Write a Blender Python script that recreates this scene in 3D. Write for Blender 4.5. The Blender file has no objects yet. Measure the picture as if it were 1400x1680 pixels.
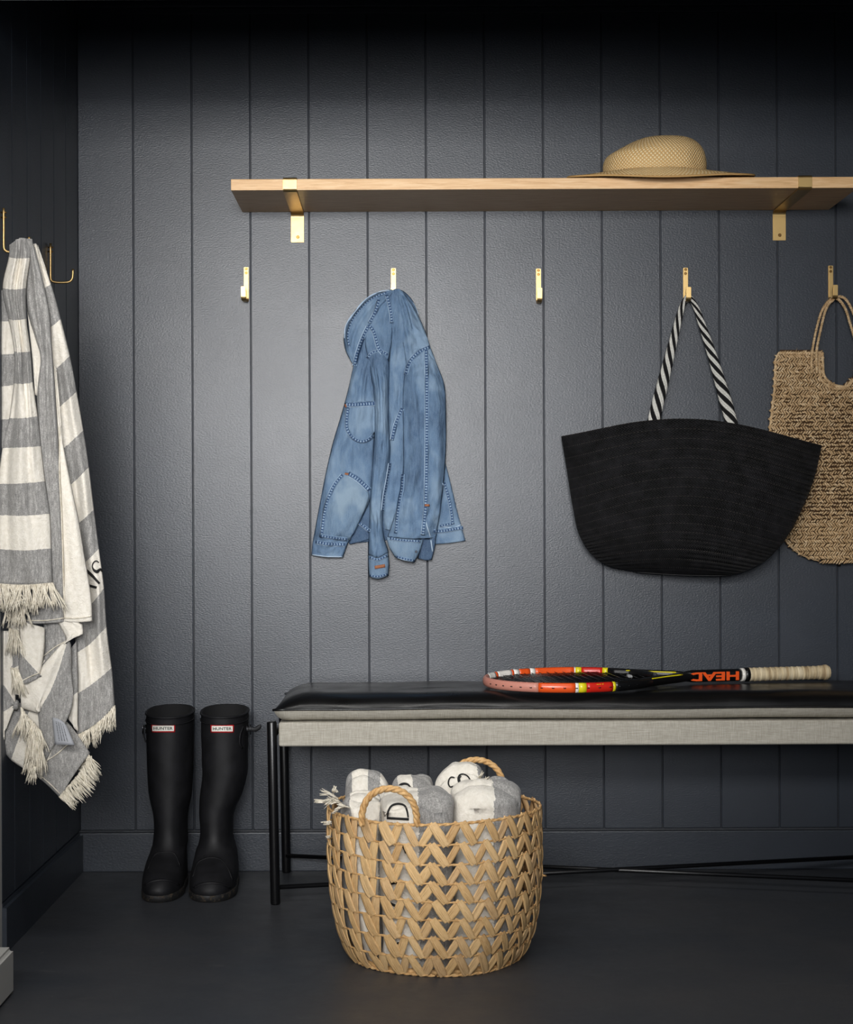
import bpy, bmesh, math, random
from mathutils import Vector, Matrix, noise
from mathutils.bvhtree import BVHTree

# ------------------------------------------------------------------ frame / camera constants
F = 2816.0          # focal length in pixels of the 1400 x 1680 frame
VX, VY = 665.0, 868.0
D = 4.3             # camera distance from the back wall
ZC = 0.853          # eye height
ROLL = 0.004
PI = math.pi
C = bpy.context.scene.collection
SC = bpy.context.scene

cam_data = bpy.data.cameras.new('camera')
cam = bpy.data.objects.new('camera', cam_data)
C.objects.link(cam)
cam_data.sensor_fit = 'HORIZONTAL'
cam_data.sensor_width = 36.0
cam_data.lens = 36.0 * F / 1400.0
cam_data.shift_x = (700.0 - VX) / 1400.0
cam_data.shift_y = (VY - 840.0) / 1400.0
cam_data.clip_start = 0.05
cam.matrix_world = Matrix.Translation((0, -D, ZC)) @ Matrix.Rotation(PI / 2, 4, 'X') @ Matrix.Rotation(-ROLL, 4, 'Z')
SC.camera = cam

# world: dim neutral room light
w = bpy.data.worlds.new('world')
SC.world = w
w.use_nodes = True
w.node_tree.nodes['Background'].inputs[0].default_value = (0.66, 0.80, 1.0, 1)
w.node_tree.nodes['Background'].inputs[1].default_value = 0.11


def area(name, loc, target, sx, sy, energy, color=(1, 1, 1)):
    l = bpy.data.lights.new(name, 'AREA')
    l.shape = 'RECTANGLE'
    l.size, l.size_y = sx, sy
    l.energy = energy
    l.color = color
    o = bpy.data.objects.new(name, l)
    C.objects.link(o)
    o.location = loc
    o.rotation_euler = (Vector(target) - Vector(loc)).to_track_quat('-Z', 'Y').to_euler()
    return o


# the bright window of the room behind the camera
key = area('window_light', (-0.12, -4.9, 1.30), (-0.12, 0, 1.12), 1.0, 0.75, 7.0, (0.97, 0.98, 1.0))
key.data.spread = math.radians(40)
room = area('room_fill', (-0.75, -4.4, 1.80), (-0.55, 0, 0.95), 2.4, 0.4, 31, (1.0, 0.98, 0.95))  # broad fill added to even out the light, no known source
room.data.spread = math.radians(95)
area('overhead_fill', (-0.35, -1.9, 2.55), (-0.35, -1.3, 0), 2.2, 0.5, 22, (1.0, 0.97, 0.93))  # added overhead fill to lift the front floor and basket

SC.view_settings.view_transform = 'Standard'
SC.view_settings.look = 'None'
SC.view_settings.gamma = 1.0
SC.view_settings.exposure = 0.0
SC.view_settings.use_curve_mapping = False


# ------------------------------------------------------------------ helpers
def P(px, py, d=0.0):
    """world point seen at pixel (px, py) at distance d in front of the back wall"""
    ox, oy = px - VX, py - VY
    ix, iy = ox - ROLL * oy, oy + ROLL * ox
    t = (D - d) / F
    return Vector((ix * t, -d, ZC - iy * t))


def S(r, g, b):
    f = lambda c: (c / 255.0 / 12.92) if c / 255.0 <= 0.04045 else ((c / 255.0 + 0.055) / 1.055) ** 2.4
    return (f(r), f(g), f(b), 1.0)


def obj(name, me, mat=None, parent=None, kind=None, smooth=False):
    if isinstance(me, bmesh.types.BMesh):
        m = bpy.data.meshes.new(name)
        me.to_mesh(m)
        me.free()
        me = m
    if smooth:
        me.polygons.foreach_set('use_smooth', [True] * len(me.polygons))
    if mat is not None and not me.materials:
        for mm in (mat if isinstance(mat, (list, tuple)) else [mat]):
            me.materials.append(mm)
    o = bpy.data.objects.new(name, me)
    C.objects.link(o)
    if parent is not None:
        o.parent = parent
        p = parent
        off = Vector((0, 0, 0))
        while p is not None:
            off += p.location
            p = p.parent
        o.location = -off
    if kind:
        o['kind'] = kind
    return o


def tag(o, label, cat, group=None):
    o['label'] = label
    o['category'] = cat
    if group:
        o['group'] = group
    return o


def thing(name, label, cat, loc=(0, 0, 0), group=None):
    o = bpy.data.objects.new(name, None)
    o.empty_display_size = 0.05
    C.objects.link(o)
    o.location = loc
    return tag(o, label, cat, group)


def dup(root, loc, rotz=0.0, label=None, group=None):
    r = root.copy()
    C.objects.link(r)
    r.location = loc
    r.rotation_euler = (0, 0, rotz)
    if label:
        r['label'] = label
    if group:
        r['group'] = group
    for ch in list(root.children):
        c = ch.copy()
        C.objects.link(c)
        c.parent = r
        for g in ch.children:
            e = g.copy()
            C.objects.link(e)
            e.parent = c
    return r


def box(bm, x0, x1, y0, y1, z0, z1, bev=0.0, seg=2):
    r = bmesh.ops.create_cube(bm, size=1.0)
    vs = r['verts']
    for v in vs:
        v.co = Vector(((x0 + x1) / 2 + v.co.x * (x1 - x0), (y0 + y1) / 2 + v.co.y * (y1 - y0), (z0 + z1) / 2 + v.co.z * (z1 - z0)))
    if bev > 0:
        es = list({e for v in vs for e in v.link_edges})
        bmesh.ops.bevel(bm, geom=es, offset=bev, segments=seg, affect='EDGES', profile=0.7)
    return bm


def boxm(x0, x1, y0, y1, z0, z1, bev=0.0, seg=2):
    return box(bmesh.new(), x0, x1, y0, y1, z0, z1, bev, seg)


def crv(pts, t):
    n = len(pts)
    if n == 1:
        return pts[0].copy()
    i = min(int(math.floor(t)), n - 2)
    i = max(i, 0)
    f = t - i
    p1, p2 = pts[i], pts[i + 1]
    p0 = pts[i - 1] if i > 0 else p1 * 2 - p2
    p3 = pts[i + 2] if i + 2 < n else p2 * 2 - p1
    return 0.5 * ((2 * p1) + (p2 - p0) * f + (2 * p0 - 5 * p1 + 4 * p2 - p3) * f * f + (3 * p1 - p0 - 3 * p2 + p3) * f ** 3)


def resample(pts, n, closed=False):
    pts = [Vector(p) for p in pts]
    m = len(pts)
    if closed:
        ext = [pts[-1]] + pts + [pts[0], pts[1]]
        return [crv(ext, 1 + i * m / n) for i in range(n)]
    return [crv(pts, i * (m - 1) / (n - 1)) for i in range(n)]


def tube(bm, pts, rad, seg=8, closed=False, flat=1.0, uvl=None, mi=0, up=None, v0=0.0, vs=1.0):
    pts = [Vector(p) for p in pts]
    n = len(pts)
    if not hasattr(rad, '__len__'):
        rad = [rad] * n
    rings = []
    pn = None
    L = v0
    for i, p in enumerate(pts):
        a = pts[(i - 1) % n] if (closed or i > 0) else p
        b = pts[(i + 1) % n] if (closed or i < n - 1) else p
        t = (b - a)
        t = t.normalized() if t.length > 1e-9 else Vector((0, 0, 1))
        if up is not None:
            nrm = (Vector(up) - t * t.dot(Vector(up)))
            nrm = nrm.normalized() if nrm.length > 1e-6 else Vector((1, 0, 0))
        elif pn is None:
            q = Vector((0, 0, 1)) if abs(t.z) < 0.9 else Vector((1, 0, 0))
            nrm = (q - t * t.dot(q)).normalized()
        else:
            nrm = (pn - t * t.dot(pn)).normalized()
        pn = nrm
        bn = t.cross(nrm)
        rings.append(([bm.verts.new(p + (nrm * math.cos(2 * PI * k / seg) * flat + bn * math.sin(2 * PI * k / seg)) * rad[i]) for k in range(seg)], L))
        if i < n - 1:
            L += (pts[i + 1] - p).length * vs
    rng = range(n if closed else n - 1)
    for i in rng:
        r0, l0 = rings[i]
        r1, l1 = rings[(i + 1) % n]
        for k in range(seg):
            f = bm.faces.new((r0[k], r0[(k + 1) % seg], r1[(k + 1) % seg], r1[k]))
            f.smooth = True
            f.material_index = mi
            if uvl is not None:
                f.loops[0][uvl].uv = (k / seg, l0)
                f.loops[1][uvl].uv = ((k + 1) / seg, l0)
                f.loops[2][uvl].uv = ((k + 1) / seg, l1)
                f.loops[3][uvl].uv = (k / seg, l1)
    if not closed:
        for r, rev in ((rings[0][0], True), (rings[-1][0], False)):
            try:
                f = bm.faces.new(list(reversed(r)) if rev else r)
                f.material_index = mi
            except ValueError:
                pass


def tubem(pts, rad, seg=8, **k):
    bm = bmesh.new()
    tube(bm, pts, rad, seg, **k)
    bmesh.ops.recalc_face_normals(bm, faces=bm.faces)
    return bm


def grid_mesh(name, G, uv=None, closed_u=False):
    """G[j][i] vectors -> mesh, uv[j][i]"""
    nj, ni = len(G), len(G[0])
    verts = [tuple(p) for row in G for p in row]
    faces, uvs = [], []
    for j in range(nj - 1):
        for i in range(ni if closed_u else ni - 1):
            i2 = (i + 1) % ni
            faces.append((j * ni + i, (j + 1) * ni + i, (j + 1) * ni + i2, j * ni + i2))
            if uv:
                a, b, c_, d_ = uv[j][i], uv[j + 1][i], uv[j + 1][i2], uv[j][i2]
                if closed_u and i2 == 0:
                    c_ = (1.0, c_[1]); d_ = (1.0, d_[1])
                uvs += [a, b, c_, d_]
    me = bpy.data.meshes.new(name)
    me.from_pydata(verts, [], faces)
    if uv:
        l = me.uv_layers.new(name='UVMap')
        for k, q in enumerate(uvs):
            l.data[k].uv = q
    me.polygons.foreach_set('use_smooth', [True] * len(me.polygons))
    return me


def surf(name, rows, nu, nv, fn=None, v=None, edge=0.0, wr=(0, 0, 0), seed=0, ep=6):
    """rows of (px, py, d) control points, top to bottom and left to right -> cloth mesh
    wr = (amplitude, frequency across, frequency along)"""
    R = [[P(*q) for q in r] for r in rows]
    nr = len(R)
    G, U = [], []
    for j in range(nv + 1):
        t = j / nv * (nr - 1)
        rr, uu = [], []
        i0 = min(int(t), nr - 2)
        vv = t if v is None else v[i0] + (v[i0 + 1] - v[i0]) * (t - i0)
        cols = [crv([R[k][c] for k in range(nr)], t) for c in range(len(R[0]))]
        for i in range(nu + 1):
            s = i / nu
            p = crv(cols, s * (len(cols) - 1))
            dd = -edge * abs(2 * s - 1) ** ep
            if wr[0]:
                q = Vector((s * wr[1] + seed * 7.3, t * wr[2] + seed * 3.1, seed))
                dd += wr[0] * (noise.noise(q) + 0.5 * noise.noise(q * 2.3))
            if fn:
                dd += fn(s, t)
            p = p + (Vector((0, -D, ZC)) - p).normalized() * dd
            rr.append(p)
            uu.append((s, vv))
        G.append(rr)
        U.append(uu)
    return grid_mesh(name, G, U)


def thick(o, t, off=-1):
    m = o.modifiers.new('thickness', 'SOLIDIFY')
    m.thickness = t
    m.offset = off
    return o


class Caster:
    def __init__(self, objs):
        vs, fs = [], []
        for o in objs:
            q = o
            off = Vector((0, 0, 0))
            while q is not None:
                off += q.location
                q = q.parent
            b = len(vs)
            vs += [vv.co + off for vv in o.data.vertices]
            fs += [[b + k for k in p.vertices] for p in o.data.polygons]
        self.t = BVHTree.FromPolygons(vs, fs)

    def hit(self, px, py, off=0.0, default=0.05):
        o = Vector((0, -D, ZC))
        dr = (P(px, py, 0) - o).normalized()
        h = self.t.ray_cast(o, dr)
        if h[0] is None:
            return P(px, py, default)
        return h[0] - dr * off


def ribbon(name, pts, hw, cast, off, mat, parent, step=4.0, default=0.04, across=2, vper=7.0, kind=None):
    """a narrow tape laid on a surface along a pixel polyline"""
    pts = [Vector((a, b, 0)) for a, b in pts]
    L = sum((pts[i + 1] - pts[i]).length for i in range(len(pts) - 1))
    n = max(3, int(L / step))
    c = resample(pts, n) if len(pts) > 2 else [pts[0].lerp(pts[1], i / (n - 1)) for i in range(n)]
    G, U = [], []
    s = 0
    last = default
    for i, p in enumerate(c):
        t = (c[min(i + 1, n - 1)] - c[max(i - 1, 0)]).normalized()
        nn = Vector((-t.y, t.x, 0))
        row, uu = [], []
        for k in range(across + 1):
            a = 1 - 2 * k / across
            q = p + nn * hw * a
            h = cast.hit(q.x, q.y, off + (0.0006 if 0 < k < across else 0), last)
            last = -h.y
            row.append(h)
            uu.append((k / across, s / vper))
        G.append(row)
        U.append(uu)
        if i < n - 1:
            s += (c[i + 1] - p).length
    me = grid_mesh(name, G, U)
    o = obj(name, me, mat, parent, kind)
    thick(o, 0.0012, 0)
    return o


def text_mesh(body, size, extrude=0.0004, bold=0.0, shear=0.0):
    cu = bpy.data.curves.new('text', 'FONT')
    cu.body = body
    cu.size = size
    cu.extrude = extrude
    cu.offset = bold
    cu.shear = shear
    cu.align_x = 'CENTER'
    cu.align_y = 'CENTER'
    cu.resolution_u = 3
    t = bpy.data.objects.new('text', cu)
    C.objects.link(t)
    dg = bpy.context.evaluated_depsgraph_get()
    me = bpy.data.meshes.new_from_object(t.evaluated_get(dg))
    bpy.data.objects.remove(t)
    bpy.data.curves.remove(cu)
    me.materials.clear()
    return me


# ------------------------------------------------------------------ materials
class N:
    """tiny node builder"""
    def __init__(s, name, col=(0.8, 0.8, 0.8, 1), rough=0.6, metal=0.0, spec=0.5):
        s.m = bpy.data.materials.new(name)
        s.m.use_nodes = True
        s.t = s.m.node_tree
        s.b = s.t.nodes['Principled BSDF']
        s.b.inputs['Base Color'].default_value = col
        s.b.inputs['Roughness'].default_value = rough
        s.b.inputs['Metallic'].default_value = metal
        s.b.inputs['Specular IOR Level'].default_value = spec

    def n(s, typ, **kw):
        x = s.t.nodes.new(typ)
        for k, v in kw.items():
            setattr(x, k, v)
        return x

    def l(s, a, b):
        s.t.links.new(a, b)

    def coord(s, which='Object', scale=(1, 1, 1), rot=(0, 0, 0)):
        c = s.n('ShaderNodeTexCoord')
        m = s.n('ShaderNodeMapping')
        m.inputs['Scale'].default_value = scale
        m.inputs['Rotation'].default_value = rot
        s.l(c.outputs[which], m.inputs['Vector'])
        return m.outputs['Vector']

    def noise(s, vec, scale, detail=3, rough=0.6, dist=0.0):
        x = s.n('ShaderNodeTexNoise')
        x.inputs['Scale'].default_value = scale
        x.inputs['Detail'].default_value = detail
        x.inputs['Roughness'].default_value = rough
        x.inputs['Distortion'].default_value = dist
        s.l(vec, x.inputs['Vector'])
        return x.outputs['Fac']

    def wave(s, vec, scale, dist=0.0, direction='X', typ='BANDS', dscale=1.0):
        x = s.n('ShaderNodeTexWave')
        x.wave_type = typ
        x.bands_direction = direction
        x.inputs['Scale'].default_value = scale
        x.inputs['Distortion'].default_value = dist
        x.inputs['Detail Scale'].default_value = dscale
        s.l(vec, x.inputs['Vector'])
        return x.outputs['Fac']

    def ramp(s, fac, stops, interp='LINEAR'):
        x = s.n('ShaderNodeValToRGB')
        e = x.color_ramp.elements
        x.color_ramp.interpolation = interp
        while len(e) < len(stops):
            e.new(0.5)
        for k, (p, c) in enumerate(stops):
            e[k].position = p
            e[k].color = c
        s.l(fac, x.inputs['Fac'])
        return x.outputs['Color']

    def math(s, op, a, b=None, c=None):
        x = s.n('ShaderNodeMath', operation=op)
        for k, q in enumerate((a, b, c)):
            if q is None:
                continue
            if isinstance(q, (int, float)):
                x.inputs[k].default_value = q
            else:
                s.l(q, x.inputs[k])
        return x.outputs[0]

    def mix(s, fac, a, b, blend='MIX'):
        x = s.n('ShaderNodeMix', data_type='RGBA', blend_type=blend)
        for k, q in ((0, fac), (6, a), (7, b)):
            if isinstance(q, (int, float)):
                x.inputs[k].default_value = q
            elif isinstance(q, tuple):
                x.inputs[k].default_value = q
            else:
                s.l(q, x.inputs[k])
        return x.outputs[2]

    def sep(s, vec):
        x = s.n('ShaderNodeSeparateXYZ')
        s.l(vec, x.inputs[0])
        return x.outputs

    def color(s, c):
        s.l(c, s.b.inputs['Base Color'])
        return s

    def rough(s, c):
        s.l(c, s.b.inputs['Roughness'])
        return s

    def bump(s, h, strength=0.5, dist=0.001):
        x = s.n('ShaderNodeBump')
        x.inputs['Strength'].default_value = strength
        x.inputs['Distance'].default_value = dist
        s.l(h, x.inputs['Height'])
        old = s.b.inputs['Normal'].links
        if old:
            s.l(old[0].from_socket, x.inputs['Normal'])
        s.l(x.outputs[0], s.b.inputs['Normal'])
        return s


M = {}
# painted boards: dark slate satin paint with roller stipple
a = N('slate_paint', S(64, 68, 75), 0.42, 0, 0.55)
v = a.coord('Object')
n1 = a.noise(a.coord('Object', (1, 1, 1.7)), 190, 3, 0.6)
n2 = a.noise(v, 6, 3)
a.color(a.ramp(n2, [(0.3, S(40, 45, 53)), (0.7, S(43, 49, 58))]))
a.rough(a.ramp(a.noise(v, 5, 4), [(0.3, (0.35,) * 3 + (1,)), (0.7, (0.38,) * 3 + (1,))]))
a.bump(n1, 0.5, 0.0011)
M['paint'] = a.m
a = N('gap_dark', S(40, 43, 49), 0.5)  # dark slate of the board joints and screw slots
M['gap'] = a.m
# painted floor with specks
a = N('floor_paint', S(64, 65, 68), 0.42, 0, 0.45)
v = a.coord('Object')
base = a.ramp(a.noise(v, 2.2, 5, 0.6), [(0.3, S(46, 50, 56)), (0.7, S(58, 58, 60))])
sp = a.ramp(a.noise(v, 55, 2, 0.5), [(0.775, (0, 0, 0, 1)), (0.80, (1, 1, 1, 1))])
sc2 = a.ramp(a.noise(a.coord('Object', (1, 3, 1)), 9, 8, 0.75), [(0.60, (0, 0, 0, 1)), (0.75, (0.25,) * 3 + (1,))])
a.color(a.mix(a.mix(1.0, sp, sc2, 'ADD'), base, S(120, 118, 112)))
a.rough(a.ramp(a.noise(v, 7, 6, 0.7), [(0.3, (0.38,) * 3 + (1,)), (0.7, (0.55,) * 3 + (1,))]))
a.bump(a.noise(v, 60, 4), 0.25, 0.001)
M['floor'] = a.m
# light grey paint of the room outside the alcove
a = N('pale_grey_paint', S(168, 167, 163), 0.5)
a.bump(a.noise(a.coord('Object'), 160, 3), 0.3, 0.0006)
M['pale'] = a.m
# oak
a = N('oak', S(214, 170, 118), 0.42, 0, 0.4)
v = a.coord('Object', (1.0, 14, 14))
g = a.noise(v, 14, 6, 0.62, 0.6)
g2 = a.noise(a.coord('Object', (3, 60, 60)), 9, 3, 0.5)
c1 = a.ramp(g, [(0.3, S(212, 166, 114)), (0.5, S(236, 194, 142)), (0.7, S(248, 214, 168))])
a.color(a.mix(a.math('MULTIPLY', g2, 0.35), c1, S(190, 142, 92)))
a.bump(g2, 0.3, 0.0004)
M['oak'] = a.m
# brass
a = N('brass', S(196, 166, 112), 0.2, 1.0)
a.rough(a.ramp(a.noise(a.coord('Object'), 60, 3), [(0.3, (0.38,) * 3 + (1,)), (0.7, (0.45,) * 3 + (1,))]))
M['brass'] = a.m
M['brass_dark'] = N('brass_screw', S(150, 112, 58), 0.35, 1.0).m
# straw hat : woven palm
a = N('woven_straw', S(205, 172, 116), 0.65, 0, 0.3)
uvv = a.coord('UV')
w1 = a.wave(a.coord('UV', (1, 1, 1), (0, 0, 0.62)), 1.0, 1.2, 'X', dscale=2)
w2 = a.wave(a.coord('UV', (1, 1, 1), (0, 0, -0.62)), 1.0, 1.2, 'X', dscale=2)
ww = a.math('MULTIPLY', w1, w2)
nn = a.noise(a.coord('Object'), 45, 4)
c1 = a.ramp(ww, [(0.0, S(196, 156, 100)), (0.28, S(250, 218, 160)), (1.0, S(255, 240, 200))])
a.color(a.mix(a.ramp(nn, [(0.35, (0, 0, 0, 1)), (0.75, (0.35,) * 3 + (1,))]), c1, S(214, 174, 116)))
a.bump(ww, 0.9, 0.002)
M['straw'] = a.m
# denim
def denim(name, lo, mid, hi):
    a = N(name, mid, 0.85, 0, 0.15)
    v = a.coord('Object')
    big = a.noise(a.coord('Object', (1, 0.4, 0.6)), 11, 3, 0.6, 0.4)
    streak = a.noise(a.coord('Object', (5, 1, 0.7)), 70, 3, 0.7)
    fine = a.noise(v, 900, 2, 0.6)
    c1 = a.ramp(big, [(0.36, lo), (0.5, mid), (0.62, hi)])
    c2 = a.mix(a.ramp(streak, [(0.35, (0, 0, 0, 1)), (0.75, (0.45,) * 3 + (1,))]), c1, hi)
    a.color(a.mix(a.ramp(fine, [(0.4, (0, 0, 0, 1)), (0.7, (0.3,) * 3 + (1,))]), c2, S(146, 166, 186)))
    tw = a.wave(a.coord('Object', (1, 0, 1), (0, 0.8, 0)), 330, 0.0, 'X')
    a.bump(tw, 0.25, 0.0004)
    a.bump(a.noise(a.coord('Object', (1, 1, 0.35)), 48, 5, 0.65), 0.8, 0.006)
    a.bump(a.noise(a.coord('Object', (1, 1, 1)), 150, 3, 0.6), 0.4, 0.002)
    return a.m
M['denim'] = denim('denim', S(64, 88, 118), S(88, 114, 143), S(122, 144, 166))
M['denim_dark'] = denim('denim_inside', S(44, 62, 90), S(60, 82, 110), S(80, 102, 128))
M['denim_band'] = denim('denim_hem', S(72, 96, 124), S(100, 124, 149), S(134, 154, 171))
# seam tape: puckered, with pale ladder rungs along v
a = N('denim_seam', S(70, 96, 128), 0.85, 0, 0.15)
q = a.sep(a.coord('UV'))
nz = a.noise(a.coord('UV', (3, 2.3, 1)), 1.0, 2)
f1 = a.math('FRACT', a.math('ADD', q[1], a.math('MULTIPLY', nz, 0.8)))
r1 = a.ramp(f1, [(0.0, (1, 1, 1, 1)), (0.22, (1, 1, 1, 1)), (0.42, (0, 0, 0, 1)), (0.9, (0, 0, 0, 1)), (1.0, (1, 1, 1, 1))])
mid = a.ramp(q[0], [(0.0, (0, 0, 0, 1)), (0.22, (0, 0, 0, 1)), (0.32, (1, 1, 1, 1)), (0.68, (1, 1, 1, 1)), (0.8, (0, 0, 0, 1))])
edgec = a.ramp(q[0], [(0.0, S(170, 188, 206)), (0.10, S(150, 172, 194)), (0.2, S(62, 84, 116)), (0.8, S(62, 84, 116)), (0.9, S(120, 146, 174)), (1.0, S(130, 154, 180))])
a.color(a.mix(a.math('MULTIPLY', r1, mid), edgec, S(150, 173, 196)))
a.bump(r1, 0.5, 0.0015)
M['seam'] = a.m
M['thread'] = N('pale_edge', S(168, 186, 204), 0.9).m
M['rust'] = N('rust_thread', S(150, 96, 66), 0.8).m
M['button'] = N('dark_button', S(20, 24, 34), 0.4, 0.6).m
# towel: v picks the stripe (even = grey flat weave, odd = cream terry)
def towel(name, uaxis=1):
    a = N(name, S(220, 214, 200), 0.95, 0, 0.1)
    uvx = a.coord('UV')
    q = a.sep(uvx)
    v = a.coord('Object')
    wob = a.math('MULTIPLY', a.math('SUBTRACT', a.noise(v, 140, 2), 0.5), 0.05)
    m = a.math('MODULO', a.math('FLOOR', a.math('ADD', q[uaxis], wob)), 2.0)
    fine = a.noise(v, 420, 2, 0.7)
    vein = a.noise(a.coord('Object', (1.0, 1.0, 0.2)), 300, 2, 0.7)
    gr = a.ramp(a.mix(0.5, fine, vein), [(0.30, S(106, 105, 103)), (0.52, S(146, 144, 141)), (0.72, S(190, 187, 182))])
    tn = a.noise(v, 260, 4, 0.75)
    cr = a.ramp(a.noise(v, 120, 3), [(0.3, S(224, 217, 203)), (0.7, S(240, 234, 223))])
    a.color(a.mix(m, gr, cr))
    h = a.mix(m, a.math('MULTIPLY', fine, 0.12), tn)
    a.bump(h, 0.9, 0.003)
    a.b.inputs['Sheen Weight'].default_value = 0.15
    return a.m
M['towel'] = towel('striped_towel')
a = N('fringe_cotton', S(214, 206, 190), 0.95, 0, 0.1)
a.color(a.ramp(a.noise(a.coord('Object'), 130, 3), [(0.3, S(196, 187, 168)), (0.7, S(230, 223, 208))]))
M['fringe'] = a.m
M['ink'] = N('black_embroidery', S(16, 15, 15), 0.8).m
a = N('care_label_satin', S(150, 152, 156), 0.6)
q = a.sep(a.coord('UV'))
lines = a.math('GREATER_THAN', a.math('FRACT', a.math('MULTIPLY', q[0], 7.0)), 0.62)
rag = a.math('GREATER_THAN', a.noise(a.coord('UV', (7, 60, 1)), 1.0, 2), 0.47)
inner = a.math('MULTIPLY', a.math('MULTIPLY', a.math('GREATER_THAN', q[0], 0.15), a.math('LESS_THAN', q[0], 0.80)), a.math('MULTIPLY', a.math('GREATER_THAN', q[1], 0.12), a.math('LESS_THAN', q[1], 0.86)))
a.color(a.mix(a.math('MULTIPLY', a.math('MULTIPLY', lines, rag), inner), S(150, 152, 157), S(62, 64, 68)))
M['care'] = a.m
# black straw bag
a = N('black_straw_braid', S(26, 26, 27), 0.6, 0, 0.22)
q = a.sep(a.coord('UV'))
fr = a.math('FRACT', q[1])
tri = a.math('ABSOLUTE', a.math('SUBTRACT', fr, 0.5))
ch = a.math('FRACT', a.math('ADD', a.math('MULTIPLY', q[0], 110.0), a.math('MULTIPLY', a.math('PINGPONG', a.math('MULTIPLY', fr, 1.0), 0.25), 5.0)))
ch2 = a.math('SINE', a.math('MULTIPLY', ch, 6.2832))
nn = a.noise(a.coord('Object'), 26, 5, 0.75)
fib = a.noise(a.coord('Object', (1, 1, 0.4)), 500, 2, 0.6)
cc = a.ramp(ch2, [(0.0, S(5, 5, 5)), (0.5, S(19, 19, 20)), (1.0, S(46, 46, 47))])
cc = a.mix(a.ramp(nn, [(0.4, (0, 0, 0, 1)), (0.75, (0.9,) * 3 + (1,))]), cc, S(46, 45, 48))
st = a.math('MULTIPLY', a.math('LESS_THAN', fr, 0.07), a.math('GREATER_THAN', a.math('FRACT', a.math('MULTIPLY', q[0], 90.0)), 0.4))
cc = a.mix(a.math('MULTIPLY', st, 0.22), cc, S(120, 112, 106))
a.color(cc)
a.bump(ch2, 1.0, 0.002)
a.bump(fib, 0.3, 0.001)
M['blackstraw'] = a.m
def fibre(name, lo, hi, sc=300, rough=0.9, b=0.4):
    a = N(name, hi, rough, 0, 0.2)
    a.color(a.ramp(a.noise(a.coord('Object'), sc, 3, 0.7), [(0.3, lo), (0.7, hi)]))
    a.bump(a.noise(a.coord('Object'), sc * 2, 2), b, 0.001)
    return a.m
M['rope_white'] = fibre('white_cord', S(176, 174, 166), S(226, 224, 216), 350)
M['rope_black'] = fibre('black_cord', S(12, 12, 13), S(34, 33, 34), 350)
a = N('jute', S(176, 142, 104), 0.9, 0, 0.15)
rnd = a.noise(a.coord('Object'), 90, 3, 0.7)
c1 = a.ramp(rnd, [(0.3, S(168, 136, 98)), (0.5, S(208, 176, 134)), (0.72, S(240, 216, 178))])
a.color(c1)
a.bump(a.noise(a.coord('Object'), 500, 3, 0.8), 0.9, 0.002)
M['jute'] = a.m
M['jute_shade'] = fibre('jute_hole_shade', S(58, 42, 28), S(92, 68, 46), 200)  # shade inside the bag, put into a dark brown colour
# rubber boots
a = N('matt_black_rubber', S(22, 22, 25), 0.46, 0, 0.25)
a.color(a.ramp(a.noise(a.coord('Object'), 25, 5, 0.7), [(0.35, S(18, 18, 20)), (0.75, S(30, 30, 33))]))
a.rough(a.ramp(a.noise(a.coord('Object'), 18, 4), [(0.3, (0.52,) * 3 + (1,)), (0.7, (0.62,) * 3 + (1,))]))
M['rubber'] = a.m
a = N('muddy_sole_rubber', S(24, 23, 23), 0.6)
mf = a.ramp(a.noise(a.coord('Object'), 95, 6, 0.8), [(0.52, (0, 0, 0, 1)), (0.66, (0.8,) * 3 + (1,))])
a.color(a.mix(mf, S(22, 22, 23), S(96, 78, 54)))
a.bump(mf, 0.6, 0.002)
M['sole'] = a.m
M['inner_layer'] = N('boot_lining', S(12, 12, 14), 0.9).m
M['red'] = N('badge_red', S(196, 34, 40), 0.5).m
M['white'] = N('badge_white', S(228, 224, 214), 0.5).m
M['green_black'] = N('badge_letters', S(28, 38, 34), 0.6).m
M['steel'] = N('buckle_metal', S(110, 110, 114), 0.3, 1.0).m
# bench
M['black_metal'] = N('black_powder_coat', S(10, 10, 12), 0.32, 0, 0.5).m
a = N('linen', S(172, 166, 154), 0.92, 0, 0.15)
h1 = a.noise(a.coord('Object', (1, 1, 22)), 36, 5, 0.72)
h2 = a.noise(a.coord('Object', (24, 1, 1)), 30, 5, 0.72)
hh = a.mix(0.5, h1, h2)
a.color(a.ramp(hh, [(0.34, S(144, 138, 126)), (0.5, S(170, 165, 153)), (0.64, S(196, 191, 180))]))
a.bump(hh, 0.6, 0.0012)
M['linen'] = a.m
a = N('black_leather', S(9, 9, 10), 0.3, 0, 0.5)
a.rough(a.ramp(a.noise(a.coord('Object'), 9, 4), [(0.3, (0.26,) * 3 + (1,)), (0.7, (0.4,) * 3 + (1,))]))
a.bump(a.noise(a.coord('Object'), 420, 3), 0.25, 0.0005)
M['leather'] = a.m
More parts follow.
